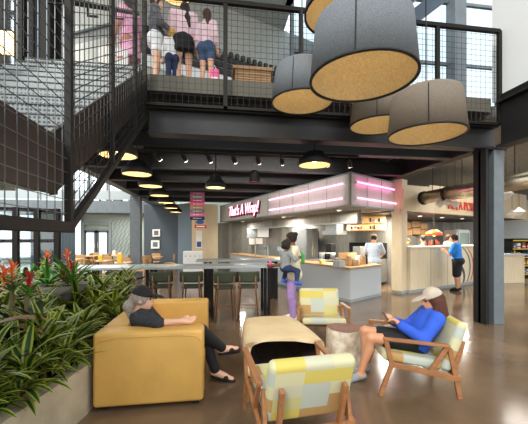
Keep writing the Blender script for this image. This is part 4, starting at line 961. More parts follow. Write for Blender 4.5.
    def shirt(s, mat, hem=.0, sleeve=.5, d=.014, name='shirt', long=0, extra=()):
        j = s.j; P = infl(s.torso[:4], d)+infl(s.torso[4:], d-.004)
        if long: P += infl(s.seat, d)
        for q in 'LR':
            sh, el, wr = j['sh'+q], j['el'+q], j['wr'+q]; t = min(1, sleeve*2)
            P += [C_(sh, lerp(sh, el, t), (.052+d)*s.b, (.052-.012*t+d)*s.b)]
            if sleeve > .5: P += [C_(el, lerp(el, wr, (sleeve-.5)*2), (.040+d)*s.b, (.032+d)*s.b)]
        P += list(extra)
        sdf(name, P, mat, s.t, s.h, .03, [(j['pel']-s.up*hem, -s.up), (j['neck']+s.up*.012, s.up)]); return s
    def pants(s, mat, leg=1.0, d=.010, waist=.08, name='trousers'):
        P = infl(s.torso[:1], d)+infl(s.seat, d)+infl(s.torso[1:2], d-.004)
        for q in 'LR':
            j = s.j; hp, kn, an = j['hip'+q], j['kn'+q], j['an'+q]; t = min(1, leg*2)
            P += [C_(hp, lerp(hp, kn, t), (.083+d)*s.b, (.083-.026*t+d)*s.b)]
            if leg > .5: e = lerp(kn, an, (leg-.5)*2); P += [C_(kn, e, (.055+d)*s.b, (.042+d)*s.b)]+infl(s.leg[q]['sh'][1:], d)
        sdf(name, P, mat, s.t, s.h, .025, [(s.j['pel']+s.up*waist, s.up)]); return s
    def shoes(s, mat, name='shoe', d=.008, q_='LR'):
        for q in q_: sdf(name, infl(s.leg[q]['ft'], d), mat, s.t, s.h, .015)
        return s
    def hair(s, mat, style='short', d=.014, locks=()):
        k = s.hs; P = infl(s.headp[:1], d*k); W = s.W
        if style == 'long': P += [C_(W(-.06, -.05, -.02), W(-.07, -.04, -.2), .04*k, .035*k), C_(W(.06, -.05, -.02), W(.07, -.04, -.2), .04*k, .035*k), C_(W(0, -.08, 0), W(0, -.09, -.24), .06*k, .045*k)]
        if style == 'verylong': P += [C_(W(0, -.085, .0), W(0, -.11, -.28), .055*k, .05*k), C_(W(0, -.11, -.28), W(.03, -.1, -.44), .05*k, .025*k)]
        if style == 'bun': P += [E_(W(0, -.1, .08), (.05*k,)*3)]
        if style == 'curly': P += [E_(W(x, y, z), (.05*k,)*3) for x, y, z in ((.05, -.05, .06), (-.05, -.05, .06), (0, -.08, .02), (0, 0, .1), (.05, .02, .08), (-.05, .02, .08), (.06, -.05, -.02), (-.06, -.05, -.02))]
        P += [C_(W(*a), W(*b), ra*k, rb*k) for a, b, ra, rb in locks]
        neg = [E_(W(0, .085, -.03), np.array((.066, .07, .095))*k, s.HA)]
        sdf('hair', P, mat, s.t, s.h, .02, (), neg); return s
    def cap(s, mat, brim=True, logo=None):
        k = s.hs; W = s.W
        sdf('cap', infl(s.headp[:1], .02*k)+([E_(W(0, .135, .04), np.array((.07, .09, .0115))*k+.0, np.stack([s.hx, nrm(s.hf-.25*s.hu), nrm(s.hu+.25*s.hf)]))] if brim else []), mat, s.t, min(s.h, .009), .012, [(W(0, 0, .036), -s.hu-.2*s.hf)]); return s
# ------------------------------------------------------------------ people in the lounge
cloth('charcoal knit', (44, 46, 50), (60, .5)); cloth('black cloth', (22, 22, 24)); cloth('grey hair', (150, 140, 130), (40, .25)); cloth('auburn hair', (74, 38, 24), (40, .3)); cloth('dark hair', (32, 24, 20), (40, .3))
cloth('brown hair', (70, 46, 32), (40, .3)); cloth('blond hair', (206, 166, 92), (40, .2)); cloth('royal blue', (38, 82, 190)); cloth('bright blue', (38, 128, 214)); cloth('beige cap', (176, 164, 148)); cloth('black cap', (30, 24, 26))
cloth('cream cloth', (232, 222, 192)); cloth('lavender', (164, 134, 188)); cloth('heather grey', (134, 138, 140), (40, .2)); cloth('navy', (36, 48, 84)); cloth('shoe blue', (66, 98, 196)); cloth('pink print', (226, 116, 168), (16, .5, (250, 214, 228))); cloth('pale pink', (236, 204, 212)); cloth('white cloth', (236, 236, 238)); cloth('denim', (66, 92, 128), (20, .2)); cloth('plaid grey', (96, 96, 100), (18, .6)); cloth('pale blue print', (170, 184, 200), (36, .35))
# woman on the sofa (local +y points towards +x of the room)
W1 = Fig('person in black cap and dark top sitting on the ochre sofa, legs crossed', (-.645, 3.53, 0), R(-90), 'l', dict(
    pel=(0, -.02, .53), hipL=(-.09, .02, .50), hipR=(.09, .02, .50), chest=(0, -.14, .72), neck=(.0, -.18, .86), head=(.02, -.15, .975), shL=(-.17, -.15, .81), shR=(.17, -.15, .79),
    knL=(-.08, .47, .55), anL=(-.05, .62, .12), toeL=(-.04, .80, .03), knR=(.06, .46, .62), anR=(-.10, .70, .36), toeR=(-.13, .86, .34), elR=(.27, .05, .775), wrR=(.235, .27, .775), elL=(-.24, .0, .62), wrL=(-.10, .20, .63)),
    h=.0085, headdir=(-.05, 1, -.08), handdir={'R': (-.25, 1, -.05), 'L': (.5, .8, -.1)}, curl=.35)
W1.body().face().shirt('charcoal knit', .02, .55, .016, 'top').pants('black cloth', .97, .012).hair('grey hair', 'pony', locks=(((0, -.09, -.01), (0, -.135, -.09), .045, .055), ((0, -.135, -.09), (0, -.11, -.20), .055, .025))).cap('black cap')
for q in 'LR':
    a, b = W1.j['an'+q], W1.j['toe'+q]; dd = nrm(b-a)
    f = sdf('sandal', [C_(a-dd*.03+np.array([0, 0, -.062]) if q == 'L' else a-dd*.03+np.array([0, 0, -.055]), b+dd*.01+np.array([0, 0, -.022]), .03, .034), C_(lerp(a, b, .62)+np.array([-.035, 0, -.012]), lerp(a, b, .62)+np.array([.035, 0, -.012]), .028, .028)], 'black cloth', W1.t, .0085, .012)
# woman in the right chair; local frame is the chair's
W2 = Fig('person in royal blue hoodie and beige cap looking at a phone in the right chair', (2.135, 3.28, 0), R(75), 'm', dict(
    pel=(0, -.07, .48), hipL=(-.095, -.02, .46), hipR=(.095, -.02, .46), chest=(0, -.19, .66), neck=(0, -.265, .81), head=(0, -.245, .93), shL=(-.17, -.23, .75), shR=(.17, -.23, .75),
    knL=(-.17, .45, .53), anL=(-.13, .56, .11), toeL=(-.15, .73, .03), knR=(.13, .46, .52), anR=(.10, .46, .11), toeR=(.11, .63, .03), elL=(-.27, -.05, .56), wrL=(-.10, .12, .66), elR=(.25, -.05, .56), wrR=(.07, .14, .65)),
    h=.0085, headdir=(0, 1, -.22), handdir={'L': (.3, .6, .5), 'R': (-.4, .6, .45)}, curl=.7)
W2.body().face().shirt('royal blue', .06, .97, .024, 'hoodie', long=1, extra=(E_((0, -.31, .79), (.12, .06, .07)),)).pants('black cloth', .32, .018, .03, 'shorts').shoes('heather grey', d=.005)
W2.hair('auburn hair', 'long', .012, locks=(((-.07, -.02, -.02), (-.085, .03, -.2), .045, .04), ((-.085, .03, -.2), (-.07, .10, -.30), .04, .02))).cap('beige cap')
p = W2.t.matrix_local
ph = thing('smartphone', 'dark smartphone held by the person in the blue hoodie', 'phone', W2.t.location+Matrix.Rotation(R(75), 3, 'Z') @ Vector((-.02, .25, .72)), R(75))
part('body', MB().box(-.037, .037, -.005, .005, -.075, .075, 0, Matrix.Rotation(R(-35), 4, 'X')), 'black', ph, bevel=.004); part('screen', MB().box(-.033, .033, -.0065, -.005, -.068, .068, 0, Matrix.Rotation(R(-35), 4, 'X')), mk('phone screen', (170, 190, 210), .2, emit=((180, 200, 220), .5)), ph)
# standing woman carrying a toddler
p = plan(292, 6.2)
W3 = Fig('person standing by the high table in cream shirt and lavender leggings carrying a toddler', (p[0], p[1], 0), R(78), 'd', dict(
    elL=(-.25, .10, 1.12), wrL=(-.20, .33, 1.10), elR=(.22, .06, 1.12), wrR=(.02, .36, 1.07), head=(.0, .02, 1.60), toeL=(-.11, .17, .03)), 1, .012, build=1.12, headdir=(-.3, 1, -.1), handdir={'L': (.3, .9, 0), 'R': (-.5, .8, 0)})
W3.body().face().shirt('cream cloth', .22, .45, .05, 'shirt', long=1).pants('lavender', .98, .012, name='leggings').shoes('white cloth').hair('dark hair', 'bun', .018)
T1 = Fig('toddler in grey jacket, navy trousers and blue shoes held on the hip', (p[0]-.20, p[1]-.33, .89), R(-62), 'd', dict(
    pel=(0, .0, .18), hipL=(-.06, .03, .17), hipR=(.06, .03, .17), chest=(0, .0, .36), neck=(0, .0, .47), head=(0, .02, .585), shL=(-.11, 0, .44), shR=(.11, 0, .44), knL=(-.15, .17, .12), knR=(.15, .17, .12), anL=(-.19, .10, -.08), anR=(.19, .10, -.08), toeL=(-.20, .20, -.12), toeR=(.20, .20, -.12),
    elL=(-.18, .08, .33), elR=(.18, .08, .33), wrL=(-.12, .2, .36), wrR=(.12, .2, .36)), .62, .012, headdir=(-.5, .8, 0), hs=1.15)
T1.body().face().shirt('heather grey', .02, .95, .02, 'jacket').pants('navy', .95, .018).shoes('shoe blue', d=.014).hair('dark hair', 'curly')
q = atD(280.5, 264, 5.85); t = thing('drink_can', 'small pink can in the hand of the standing person', 'can', W3.t.location+Matrix.Rotation(R(78), 3, 'Z') @ Vector((-.15, .42, 1.06)))
part('can_body', MB().lathe([(0, 0), (.028, 0), (.032, .01), (.032, .11), (.027, .12), (0, .12)], seg=16), 'pink', t, smooth=True); part('can_lid', MB().lathe([(.027, .1205), (0, .121)], seg=16), 'chrome', t)
t = thing('backpack', 'green bag on the back of the standing person', 'bag', W3.t.location+Matrix.Rotation(R(78), 3, 'Z') @ Vector((.06, -.235, 1.05)), R(78))
part('bag_body', MB().box(-.05, .05, -.02, .05, .06, .26), 'greenb', t, bevel=.03, seg=3, smooth=True); part('strap', MB().tube([(.05, .02, .25), (.09, .12, .36), (.10, .25, .33)], .014, 6), 'greenb', t)
# man at the cafe counter
p = plan(457.5, 9.6)
MN = Fig('person in bright blue shirt and black shorts leaning on the cafe counter', (p[0], p[1], 0), R(38), 'm', dict(
    elL=(-.25, .14, 1.12), wrL=(-.18, .34, 1.25), elR=(.22, .16, 1.14), wrR=(.1, .36, 1.25), chest=(0, .04, 1.27), neck=(0, .05, 1.46), head=(0, .09, 1.60), shL=(-.19, .03, 1.40), shR=(.19, .03, 1.40)), 1, .014, 1.12, headdir=(-.2, 1, -.15))
MN.body().shirt('bright blue', .16, .38, .028, 'shirt', long=1).pants('black cloth', .46, .03, .05, 'shorts').shoes('black cloth', d=.012).hair('dark hair', 'short')
# staff
p = plan(374, 9.6)
S1 = Fig('person in pale print shirt and white cap working at the kiosk grill', (p[0], p[1], 0), R(-40), 'm', dict(elL=(-.26, .1, 1.15), wrL=(-.16, .32, 1.02), elR=(.26, .1, 1.15), wrR=(.12, .32, 1.02)), 1, .014, 1.15, headdir=(.1, 1, -.35))
S1.body().shirt('pale blue print', .14, .4, .026, 'shirt', long=1).pants('black cloth', .98, .014).hair('dark hair').cap('beige cap', True)
p = plan(423, 10.9)
S2 = Fig('person in pale shirt behind the cafe counter under the orange lamp', (p[0], p[1], 0), R(60), 'm', dict(elL=(-.25, .12, 1.15), wrL=(-.15, .35, 1.1)), .98, .015, headdir=(-.4, 1, -.3))
S2.body().shirt('pale blue print', .1, .4, .022).pants('black cloth', .98, .014).hair('dark hair', 'bun')
p = plan(448.5, 11.4)
S3 = Fig('person facing the customer from behind the cafe counter', (p[0], p[1], 0), R(200), 'l', dict(elL=(-.24, .12, 1.14), wrL=(-.15, .33, 1.2)), 1.0, .015)
S3.body().face().shirt('white cloth', .1, .4, .02).pants('black cloth', .98, .014).hair('brown hair')
# ------------------------------------------------------------------ people on the balcony
def up(px, D): p = plan(px, D); return (p[0], p[1], ZF)
G1 = Fig('person in pink print dress carrying a tote bag at the head of the stair', up(130, 5.75), R(60), 'm', dict(elL=(-.25, .02, 1.12), wrL=(-.24, .12, .90), elR=(.24, .0, 1.12), wrR=(.22, .1, .90)), 1, .012, 1.05)
b = G1.b; j = G1.j
sdf('dress', infl(G1.torso, .018)+[C_((0, 0, .98), (0, .0, .62), .16, .19), C_(j['shL'], lerp(j['shL'], j['elL'], .7), .07, .07), C_(j['shR'], lerp(j['shR'], j['elR'], .7), .07, .07)], 'pink print', G1.t, .012, .05, [((0, 0, .58), (0, 0, -1)), ((0, 0, 1.46), (0, 0, 1))])
G1.body().face().hair('dark hair', 'long').shoes('black cloth', 'sandal', .004)
tb = thing('tote_bag', 'white tote bag with red lettering held at the stair head', 'bag', (G1.t.location.x-.22, G1.t.location.y-.17, ZF+.32), R(10))
part('bag_body', MB().box(-.24, .24, -.06, .06, 0, .34), 'cupw', tb, bevel=.02); part('handle', MB().tube([(-.12, 0, .33), (-.1, 0, .52), (0, 0, .58), (.1, 0, .52), (.12, 0, .33)], .012, 6), 'tan', tb, smooth=True)
part('base_band', MB().box(-.242, .242, -.064, .064, .0, .04), 'tan', tb); pr_ = MB()
for i in range(9): pr_.ell((-.13+i*.033, -.064, .17+.012*((i*7) % 3)), (.013, .006, .02), 0, 8, 5)
part('lettering', pr_, 'red', tb)
G2 = Fig('person in grey checked shirt and white shorts at the left balcony corner', up(156, 5.72), R(-80), 'l', dict(elL=(-.22, .05, 1.12), wrL=(-.1, .25, 1.08), elR=(.23, .06, 1.12), wrR=(.12, .26, 1.08)), 1, .012)
G2.body().shirt('plaid grey', .06, .8, .02).pants('white cloth', .22, .02, .08, 'shorts').shoes('white cloth').hair('brown hair')
G3 = Fig('person in pale pink top and black skirt leaning over the small child', up(183.5, 5.8), R(10), 'l', dict(chest=(0, .03, 1.26), neck=(0, .06, 1.45), head=(.03, .1, 1.60), wrL=(-.26, .14, .9), elL=(-.24, .05, 1.14)), 1.02, .012, headdir=(-.2, 1, -.25))
sdf('skirt', infl(G3.seat, .02)+[C_((0, 0, 1.0), (0, -.01, .78), .14, .19)], 'black cloth', G3.t, .012, .04, [((0, 0, .72), (0, 0, -1)), ((0, 0, 1.06), (0, 0, 1))])
G3.body().shirt('pale pink', -.02, .6, .026, 'top').shoes('white cloth').hair('dark hair', 'verylong')
G4 = Fig('girl with long hair in pale top and denim shorts on the balcony', up(206.5, 5.75), R(-25), 'l', dict(elL=(-.2, -.02, .96), wrL=(-.2, .06, .76)), .86, .012, headdir=(-.7, .7, .1))
G4.body().face().shirt('pale pink', .04, .75, .02, 'top').pants('denim', .2, .02, .07, 'shorts').shoes('white cloth').hair('brown hair', 'verylong')
G5 = Fig('small blond child in white top at the balcony railing', up(172, 5.72), R(20), 'l', None, .64, .012)
G5.body().shirt('white cloth', .04, .9, .02, 'top').pants('navy', .6, .016).shoes('white cloth').hair('blond hair', 'short', .02)
p = up(214.5, 5.6); t = thing('pink_bag', 'pink and white bag on the balcony floor beside the girl', 'bag', p)
part('bag_body', MB().box(-.08, .08, -.06, .06, 0, .32), 'pink', t, bevel=.03, seg=3, smooth=True); part('handle', MB().tube([(-.04, 0, .31), (0, 0, .4), (.04, 0, .31)], .01, 6), 'cupw', t); part('pocket', MB().box(-.06, .06, -.075, -.058, .04, .16), 'cupw', t, bevel=.008)
# balcony bench and bits
a, b = plan(233, 6.3), plan(273, 6.5); t = thing('slatted_bench', 'wooden slatted bench on the balcony behind the mesh', 'bench', (a[0], a[1], ZF))
x0, x1, yb_ = a[0], b[0], a[1]
obj('bench_top', MB().box(x0, x1, yb_, yb_+.5, ZF+.74, ZF+.80), 'woodtop', t); bm = MB()
for k in range(14): bm.box(x0+.05, x1-.05, yb_+.04, yb_+.08, ZF+.03+k*.052, ZF+.03+k*.052+.04)
obj('slats', bm, 'woodtop', t); obj('side_panel', MB().box(x0+.05, x0+.1, yb_+.08, yb_+.46, ZF, ZF+.74), 'woodtop', t); obj('side_panel', MB().box(x1-.1, x1-.05, yb_+.08, yb_+.46, ZF, ZF+.74), 'woodtop', t)
# ------------------------------------------------------------------ dining area behind the high table
def chair_small(lab):
    t = thing('dining_chair', lab, 'chair', (0, 0, 0), 0, 'dining chairs in the far left dining area')
    part('seat', MB().box(-.21, .21, -.2, .22, .43, .47), 'tan', t, bevel=.01); part('backrest', MB().box(-.21, .21, -.23, -.2, .58, .86), 'tan', t, bevel=.01)
    for sx in (-1, 1):
        part('leg', MB().bar((sx*.18, .19, .43), (sx*.2, .22, 0), .03, .03), 'walnut', t); part('leg', MB().bar((sx*.19, -.215, .86), (sx*.2, -.24, 0), .03, .03), 'walnut', t)
    return t
def table_small(lab):
    t = thing('dining_table', lab, 'table', (0, 0, 0), 0, 'dining tables in the far left dining area')
    part('tabletop', MB().box(-.45, .45, -.4, .4, .71, .75), 'woodtop', t, bevel=.005); part('pedestal', MB().lathe([(.05, .02), (.04, .71)], seg=12), 'black', t); part('base_plate', MB().box(-.28, .28, -.28, .28, 0, .02), 'black', t); return t
c0 = t0 = None
tp = [(98, 12.2, 'dining table left of the grey column nearest the planter'), (117, 11.2, 'dining table just left of the light grey column'), (88, 15.5, 'dining table before the far double door'), (112, 16, 'dining table before the diagonal patterned wall'), (152, 14.6, 'dining table just right of the light grey column'), (70, 13, 'dining table behind the bromeliads')]
cl = ['left of', 'right of', 'in front of', 'behind']
for i, (px, D, lab) in enumerate(tp):
    p = plan(px, D)
    if t0 is None: t0 = table_small(lab); t0.location = (p[0], p[1], 0)
    else: dup(t0, (p[0], p[1], 0), 0, lab)
    for k, (dx, dy, rz) in enumerate(((-.78, 0, -90), (.78, 0, 90), (0, -.75, 0), (0, .75, 180))):
        l2 = 'tan dining chair '+cl[k]+' the '+lab[7:]
        if c0 is None: c0 = chair_small(l2); c0.location = (p[0]+dx, p[1]+dy, 0); c0.rotation_euler = (0, 0, R(rz))
        else: dup(c0, (p[0]+dx, p[1]+dy, 0), R(rz), l2)
    if i in (0, 1, 3):
        q = thing('napkin_box', ('yellow napkin box on the table left of the grey column', 'tall yellow carton on the table beside the grey column', None, 'white napkin box on the table before the diagonal wall')[i], 'box', (p[0]+.1, p[1], .75))
        part('box_body', MB().box(-.08, .08, -.06, .06, 0, .2 if i != 1 else .3), ('yellow', 'yellow', '', 'cupw')[i], q, bevel=.006); part('napkins', MB().box(-.05, .05, -.03, .03, .2 if i != 1 else .3, .25 if i != 1 else .34), 'cupw', q)
# mezzanine tables and chairs
for k, px in enumerate((100, 122)):
    p = plan(px, 21); t = dup(t0, (p[0], p[1], 3.6), 0, ('left dining table on the far mezzanine', 'right dining table on the far mezzanine')[k], 'tables on the far mezzanine', (1.3,)*3)
    for s in (-1, 1): dup(c0, (p[0]+s*1.05, p[1], 3.6), R(90*s), ('chair left of the ', 'chair right of the ')[s > 0]+('left', 'right')[k]+' mezzanine table', 'chairs on the far mezzanine', (1.3,)*3)
# white cabinets, banners, poster beside the far pillar
a, b = plan(183, 14.6), plan(202, 14.4)
t = thing('white_cabinet', 'low white cabinet with small round knobs before the hanging banner', 'cabinet', (a[0], a[1], 0)); W_ = b[0]-a[0]
part('body', MB().box(0, W_, 0, .5, 0, 1.0), 'white', t, bevel=.01)
for k in range(4):
    d_ = part('door', MB().box(k*W_/4+.01, (k+1)*W_/4-.01, -.02, 0, .08, .97), 'white', t, bevel=.004); part('knob', MB().ell((k*W_/4+W_/8, -.035, .78), (.025, .02, .025), 0, 8, 6), 'steel', d_)
p0, p1 = atD(190, 200, 13), atD(204.5, 220, 13)
t = thing('hanging_banner', 'colour striped hanging banner with rows of small white marks', 'banner', (p0.x, p0.y, p1.z)); hh = p0.z-p1.z+.35; ww = p1.x-p0.x
cols = ['navy', 'pink', 'slate2', 'tan', 'pink', 'magenta', 'slate2', 'pink']
part('rod', MB().tube([(0, 0, hh), (ww, 0, hh)], .015, 6), 'black', t)
part('hanger', MB().tube([(ww/2, 0, hh), (ww/2, 0, 4.02-p1.z)], .008, 6), 'black', t)
for k in range(8):
    pn = part('stripe', MB().box(0, ww, -.01, .01, k*hh/8, (k+1)*hh/8), cols[k], t); part('marking', MB().box(ww*.2, ww*.8, -.013, -.009, (k+.42)*hh/8, (k+.58)*hh/8), 'cupw', pn)
p = atD(200, 222, 13); t = thing('hanging_sign', 'round blue hanging sign under the striped banner', 'sign', p)
part('board', MB().ell((0, 0, 0), (.17, .02, .09)), 'blue', t, smooth=True); part('wire', MB().tube([(0, 0, .05), (0, 0, 4.02-p.z)], .005, 5), 'black', t)
p = atD(200.5, 226.5, 13); t = thing('hanging_sign', 'red hanging sign below the round blue one', 'sign', p)
part('board', MB().box(-.24, .24, -.02, .02, -.07, .07), 'red', t, bevel=.01); part('marking', MB().box(-.17, .17, -.024, -.019, -.025, .025), 'cupw', t); part('wire', MB().tube([(-.2, 0, .06), (-.2, 0, 4.02-p.z)], .005, 5), 'black', t)
p = atD(199, 237, 14.8); t = thing('upright_board', 'pale upright panel with a blue and white picture above the cabinet', 'panel', (p.x, p.y, 0))
part('panel_board', MB().box(-.33, .33, 0, .08, 0, 2.5), 'ply', t); part('picture', MB().box(-.14, .14, -.015, 0, 1.15, 1.95), 'cupw', t); part('picture_mark', MB().box(-.1, .1, -.02, -.014, 1.2, 1.45), 'blue', t)
# ------------------------------------------------------------------ kiosk equipment
def onk(s, off): return onl(s, off)
ang = math.atan2(dl.y, dl.x); angr = math.atan2(dr.y, dr.x)
q = Vector(plan(312, 11.8)); t = thing('refrigerator', 'tall stainless refrigerator behind the standing person', 'refrigerator', (q.x, q.y, 0), angr)
part('body', MB().box(-.35, .35, 0, .7, .1, 1.98), 'stainless', t, bevel=.012)
for k in (0, 1): d_ = part('door', MB().box(-.33+k*.335, -.005+k*.335, -.03, 0, .14, 1.94), 'stainless', t, bevel=.008); part('handle', MB().tube([(-.05+k*.1, -.06, .9), (-.05+k*.1, -.06, 1.4)], .012, 6), 'chrome', d_)
for sx in (-.28, .28): part('foot', MB().box(sx-.03, sx+.03, .05, .1, 0, .1).box(sx-.03, sx+.03, .6, .65, 0, .1), 'black', t)
def bench(lab, p, w_, d_, h_, rz, m='stainless'):
    t = thing('work_bench', lab, 'worktable', (p.x, p.y, 0), rz); part('worktop', MB().box(-w_/2, w_/2, 0, d_, h_-.05, h_), m, t, bevel=.004); part('shelf', MB().box(-w_/2+.03, w_/2-.03, .03, d_-.03, .25, .28), m, t)
    for x in (-w_/2+.04, w_/2-.04):
        for y in (.05, d_-.05): part('leg', MB().box(x-.02, x+.02, y-.02, y+.02, 0, h_-.05), m, t)
    return t
q = Vector(plan(338, 10.5)); bench('long stainless worktable inside the kiosk', q, 1.9, .6, .92, angr)

def item(name, lab, cat, px, py, D, m, group=None, kind='box', s=(.1, .1, .15), z=None):
    p = atD(px, py, D); z = p.z if z is None else z; t = thing(name, lab, cat, (p.x, p.y, z), angr, group); w_, d_, h_ = s
    if kind == 'box': part('body', MB().box(-w_/2, w_/2, -d_/2, d_/2, 0, h_), m, t, bevel=min(s)*.08); part('top_panel', MB().box(-w_*.42, w_*.42, -d_*.42, d_*.42, h_, h_+.008), 'black' if m != 'black' else 'steel', t)
    elif kind == 'cup': part('body', MB().lathe([(0, 0), (w_*.38, 0), (w_*.5, h_), (w_*.45, h_), (0, h_*.9)], seg=14), m, t, smooth=True); part('lid', MB().lathe([(w_*.53, h_), (w_*.53, h_+.012), (0, h_+.016)], seg=14), 'cupw', t)
    elif kind == 'bottle': part('body', MB().lathe([(0, 0), (w_*.5, 0), (w_*.5, h_*.6), (w_*.18, h_*.78), (w_*.18, h_*.9), (0, h_*.9)], seg=12), m, t, smooth=True); part('cap', MB().lathe([(w_*.2, h_*.9), (w_*.2, h_), (0, h_)], seg=10), 'black', t)
    return t
item('card_terminal', 'dark screen terminal standing on the kiosk counter', 'terminal', 339, 266, 7.9, 'stainless', s=(.26, .2, .16), z=.885)
item('yellow_tin', 'small yellow tin on the kiosk counter left of the terminal', 'tin', 321, 262, 9.0, 'yellow', kind='cup', s=(.1, .1, .12), z=.885)
for i, (px, D, m, s, k) in enumerate(((361, 8.15, 'woodtop', (.14, .12, .24), 'box'), (368, 8.3, 'tan', (.26, .18, .13), 'box'), (372, 8.35, 'cupw', (.13, .13, .25), 'cup'), (378, 8.5, 'tan', (.16, .14, .2), 'box'), (383, 8.6, 'black', (.07, .07, .26), 'bottle'), (388, 8.7, 'cupw', (.1, .1, .16), 'cup'))):
    q = onr(.35+i*.22, .3); item(('utensil_caddy', 'carton', 'paper_tub', 'carton', 'bottle', 'paper_cup')[i], ('wooden utensil caddy near the kiosk counter corner', 'low tan carton on the right arm of the kiosk counter', 'large white paper tub on the kiosk counter', 'small tan carton on the kiosk counter beside the bottle', 'dark bottle on the kiosk counter', 'white paper cup at the right end of the kiosk counter')[i], ('caddy', 'carton', 'tub', 'carton', 'bottle', 'cup')[i], px, 262, D, m, None, k, s, .885).location = (q.x, q.y, .885)
item('produce_crate', 'tan cardboard crate on the kiosk worktable', 'crate', 348, 254, 10.4, 'tan', s=(.55, .35, .22), z=.92)
for i, (px, m) in enumerate(((322, 'stainless'), (327, 'black'), (332, 'stainless'))): item('steel_pan', ('left steel tub on the kiosk worktable', 'black tub between two steel tubs on the kiosk worktable', 'right steel tub on the kiosk worktable')[i], 'pan', px, 254, 10.4, m, None, 'cup', (.22, .22, .2), .92)
item('meat_slicer', 'steel slicer on the worktable left of the grill worker', 'machine', 359, 246, 10.6, 'stainless', s=(.3, .3, .42), z=.92)
item('mixer_machine', 'black dispenser on the kiosk worktable', 'machine', 330.5, 244, 10.9, 'black', s=(.25, .25, .5), z=.92)
# menu shelf board on the back wall
p0, p1 = atD(347, 231, 11.3), atD(385, 217, 11.3)
q0, q1 = Vector((p0.x, p0.y)), Vector((plan(386, 10.75))); db = (q1-q0).normalized(); nb_ = Vector((-db.y, db.x))
t = thing('display_shelf', 'honey coloured wall board with two rows of small dark items', 'shelf', (q0.x, q0.y, 1.86)); Wd = (q1-q0).length
obj('board', MB().wallseg(q0, q1, 1.86, 2.40, .04), 'woodtop', t)
for z in (1.9, 2.14): obj('shelf', MB().wallseg(q0-nb_*.1, q1-nb_*.1, z, z+.02, .1), 'woodtop', t)
k_ = 0
nm = ['left', 'second', 'third', 'fourth', 'fifth', 'sixth', 'seventh', 'eighth']
for r_, z in enumerate((1.92, 2.16)):
    for i in range(7):
        u = (.12, .2, .3, .38, .62, .72, .84)[i]; q = q0+db*Wd*u-nb_*.05; m = ('black', 'steel', 'black', 'red', 'black', 'black', 'steel')[(i+r_*3) % 7]
        x = thing('shelf_jar', nm[i]+(' small jar on the lower' if r_ == 0 else ' small jar on the upper')+' row of the honey wall board', 'jar', (q.x, q.y, z), 0, 'small jars on the wall board'); hgt = (.12, .15, .1, .13)[(i+r_) % 4]
        part('jar_body', MB().lathe([(0, 0), (.035, 0), (.035, hgt*.8), (.0, hgt*.8)], seg=10), m, x); part('jar_lid', MB().lathe([(.036, hgt*.8), (.036, hgt), (0, hgt)], seg=10), 'black', x)
# hood over the left kiosk bench
q = Vector(plan(300, 12)); 
t = thing('extraction_hood', 'small stainless extraction hood in the kiosk left of the honey wall board', 'hood', (*Vector(plan(341, 11.2)), 1.62), angr)
part('hood_body', MB().prism([(-.25, 0), (.15, 0), (.15, .5), (-.25, .5)], .25, .82), 'stainless', t, bevel=.01); part('hood_skirt', MB().prism([(-.4, -.1), (.2, -.1), (.2, .52), (-.4, .52)], .12, .25), 'stainless', t)
# cold display on the left stretch of the kiosk counter
a = onl(3.6, .2); b = onl(5.8, .2); t = thing('glass_sneeze_guard', 'clear glass guard standing on the kiosk counter behind the standing person', 'glass guard', (a.x, a.y, .885))
obj('pane', MB().wallseg(a, b, .9, 1.3, .01), 'glass', t)
for q in (a, (a+b)/2, b): obj('post', MB().box(q.x-.015, q.x+.015, q.y-.015, q.y+.015, .885, 1.32), 'chrome', t)
obj('top_shelf', MB().wallseg(a-nl*.02, b-nl*.02, 1.3, 1.315, .3), 'glass', t)
# lit screens on the far kiosk wall and notices
for i, (px, py, D, w_, h_, m) in enumerate(((252, 233, 15.5, .5, .5, 'steelw'), (263, 232.5, 15.1, .55, .45, 'white'), (259, 241, 15.2, .35, .3, 'cupw'), (252.5, 241.5, 15.4, .35, .3, 'cupw'))):
    p = atD(px, py, D); t = thing('wall_notice', ('left grey board on the kiosk left wall', 'right white board on the kiosk left wall', 'lower right white notice on the kiosk left wall', 'lower left white notice on the kiosk left wall')[i], 'notice', p, angr*0-.25); part('sheet', MB().box(-w_/2, w_/2, 0, .03, -h_/2, h_/2), m, t); part('frame', MB().box(-w_/2-.02, w_/2+.02, .01, .04, -h_/2-.02, h_/2+.02), 'black', t)
# ------------------------------------------------------------------ cafe bar interior
p = atD(434, 234, 10.9); t = thing('enamel_lamp', 'large orange enamel lamp above the cafe bar', 'lamp', p)
part('shade', MB().lathe([(.02, .15), (.1, .14), (.26, .05), (.27, -.05), (.25, -.05), (.0, .1)], seg=28), 'orange', t, smooth=True); part('bulb', MB().ell((0, 0, -.03), (.05, .05, .05)), 'lamp', t, smooth=True); part('rod', MB().tube([(0, 0, .14), (0, 0, 2.4-p.z)], .012, 6), 'black', t)
p = atD(410.5, 244, 9.7); t = thing('heat_lamp', 'glowing orange heat lamp low behind the left end of the cafe counter', 'lamp', (p.x, p.y, 1.36))
part('base', MB().box(-.16, .16, -.1, .1, 0, .06), 'stainless', t); part('glow', MB().ell((0, 0, .13), (.13, .07, .06)), 'orangeglow', t, smooth=True); part('cover', MB().lathe([(.17, .16), (.1, .24), (0, .26)], seg=18), 'walnut', t, smooth=True)
t.location = (*onc(.45, .4), 1.36)
t = thing('slat_shelf', 'honey wood slatted rack on the cafe back wall', 'shelf', (*onc(4.5, 2.95), 1.75)); a, b = onc(3.75, 2.93), onc(5.5, 2.93)
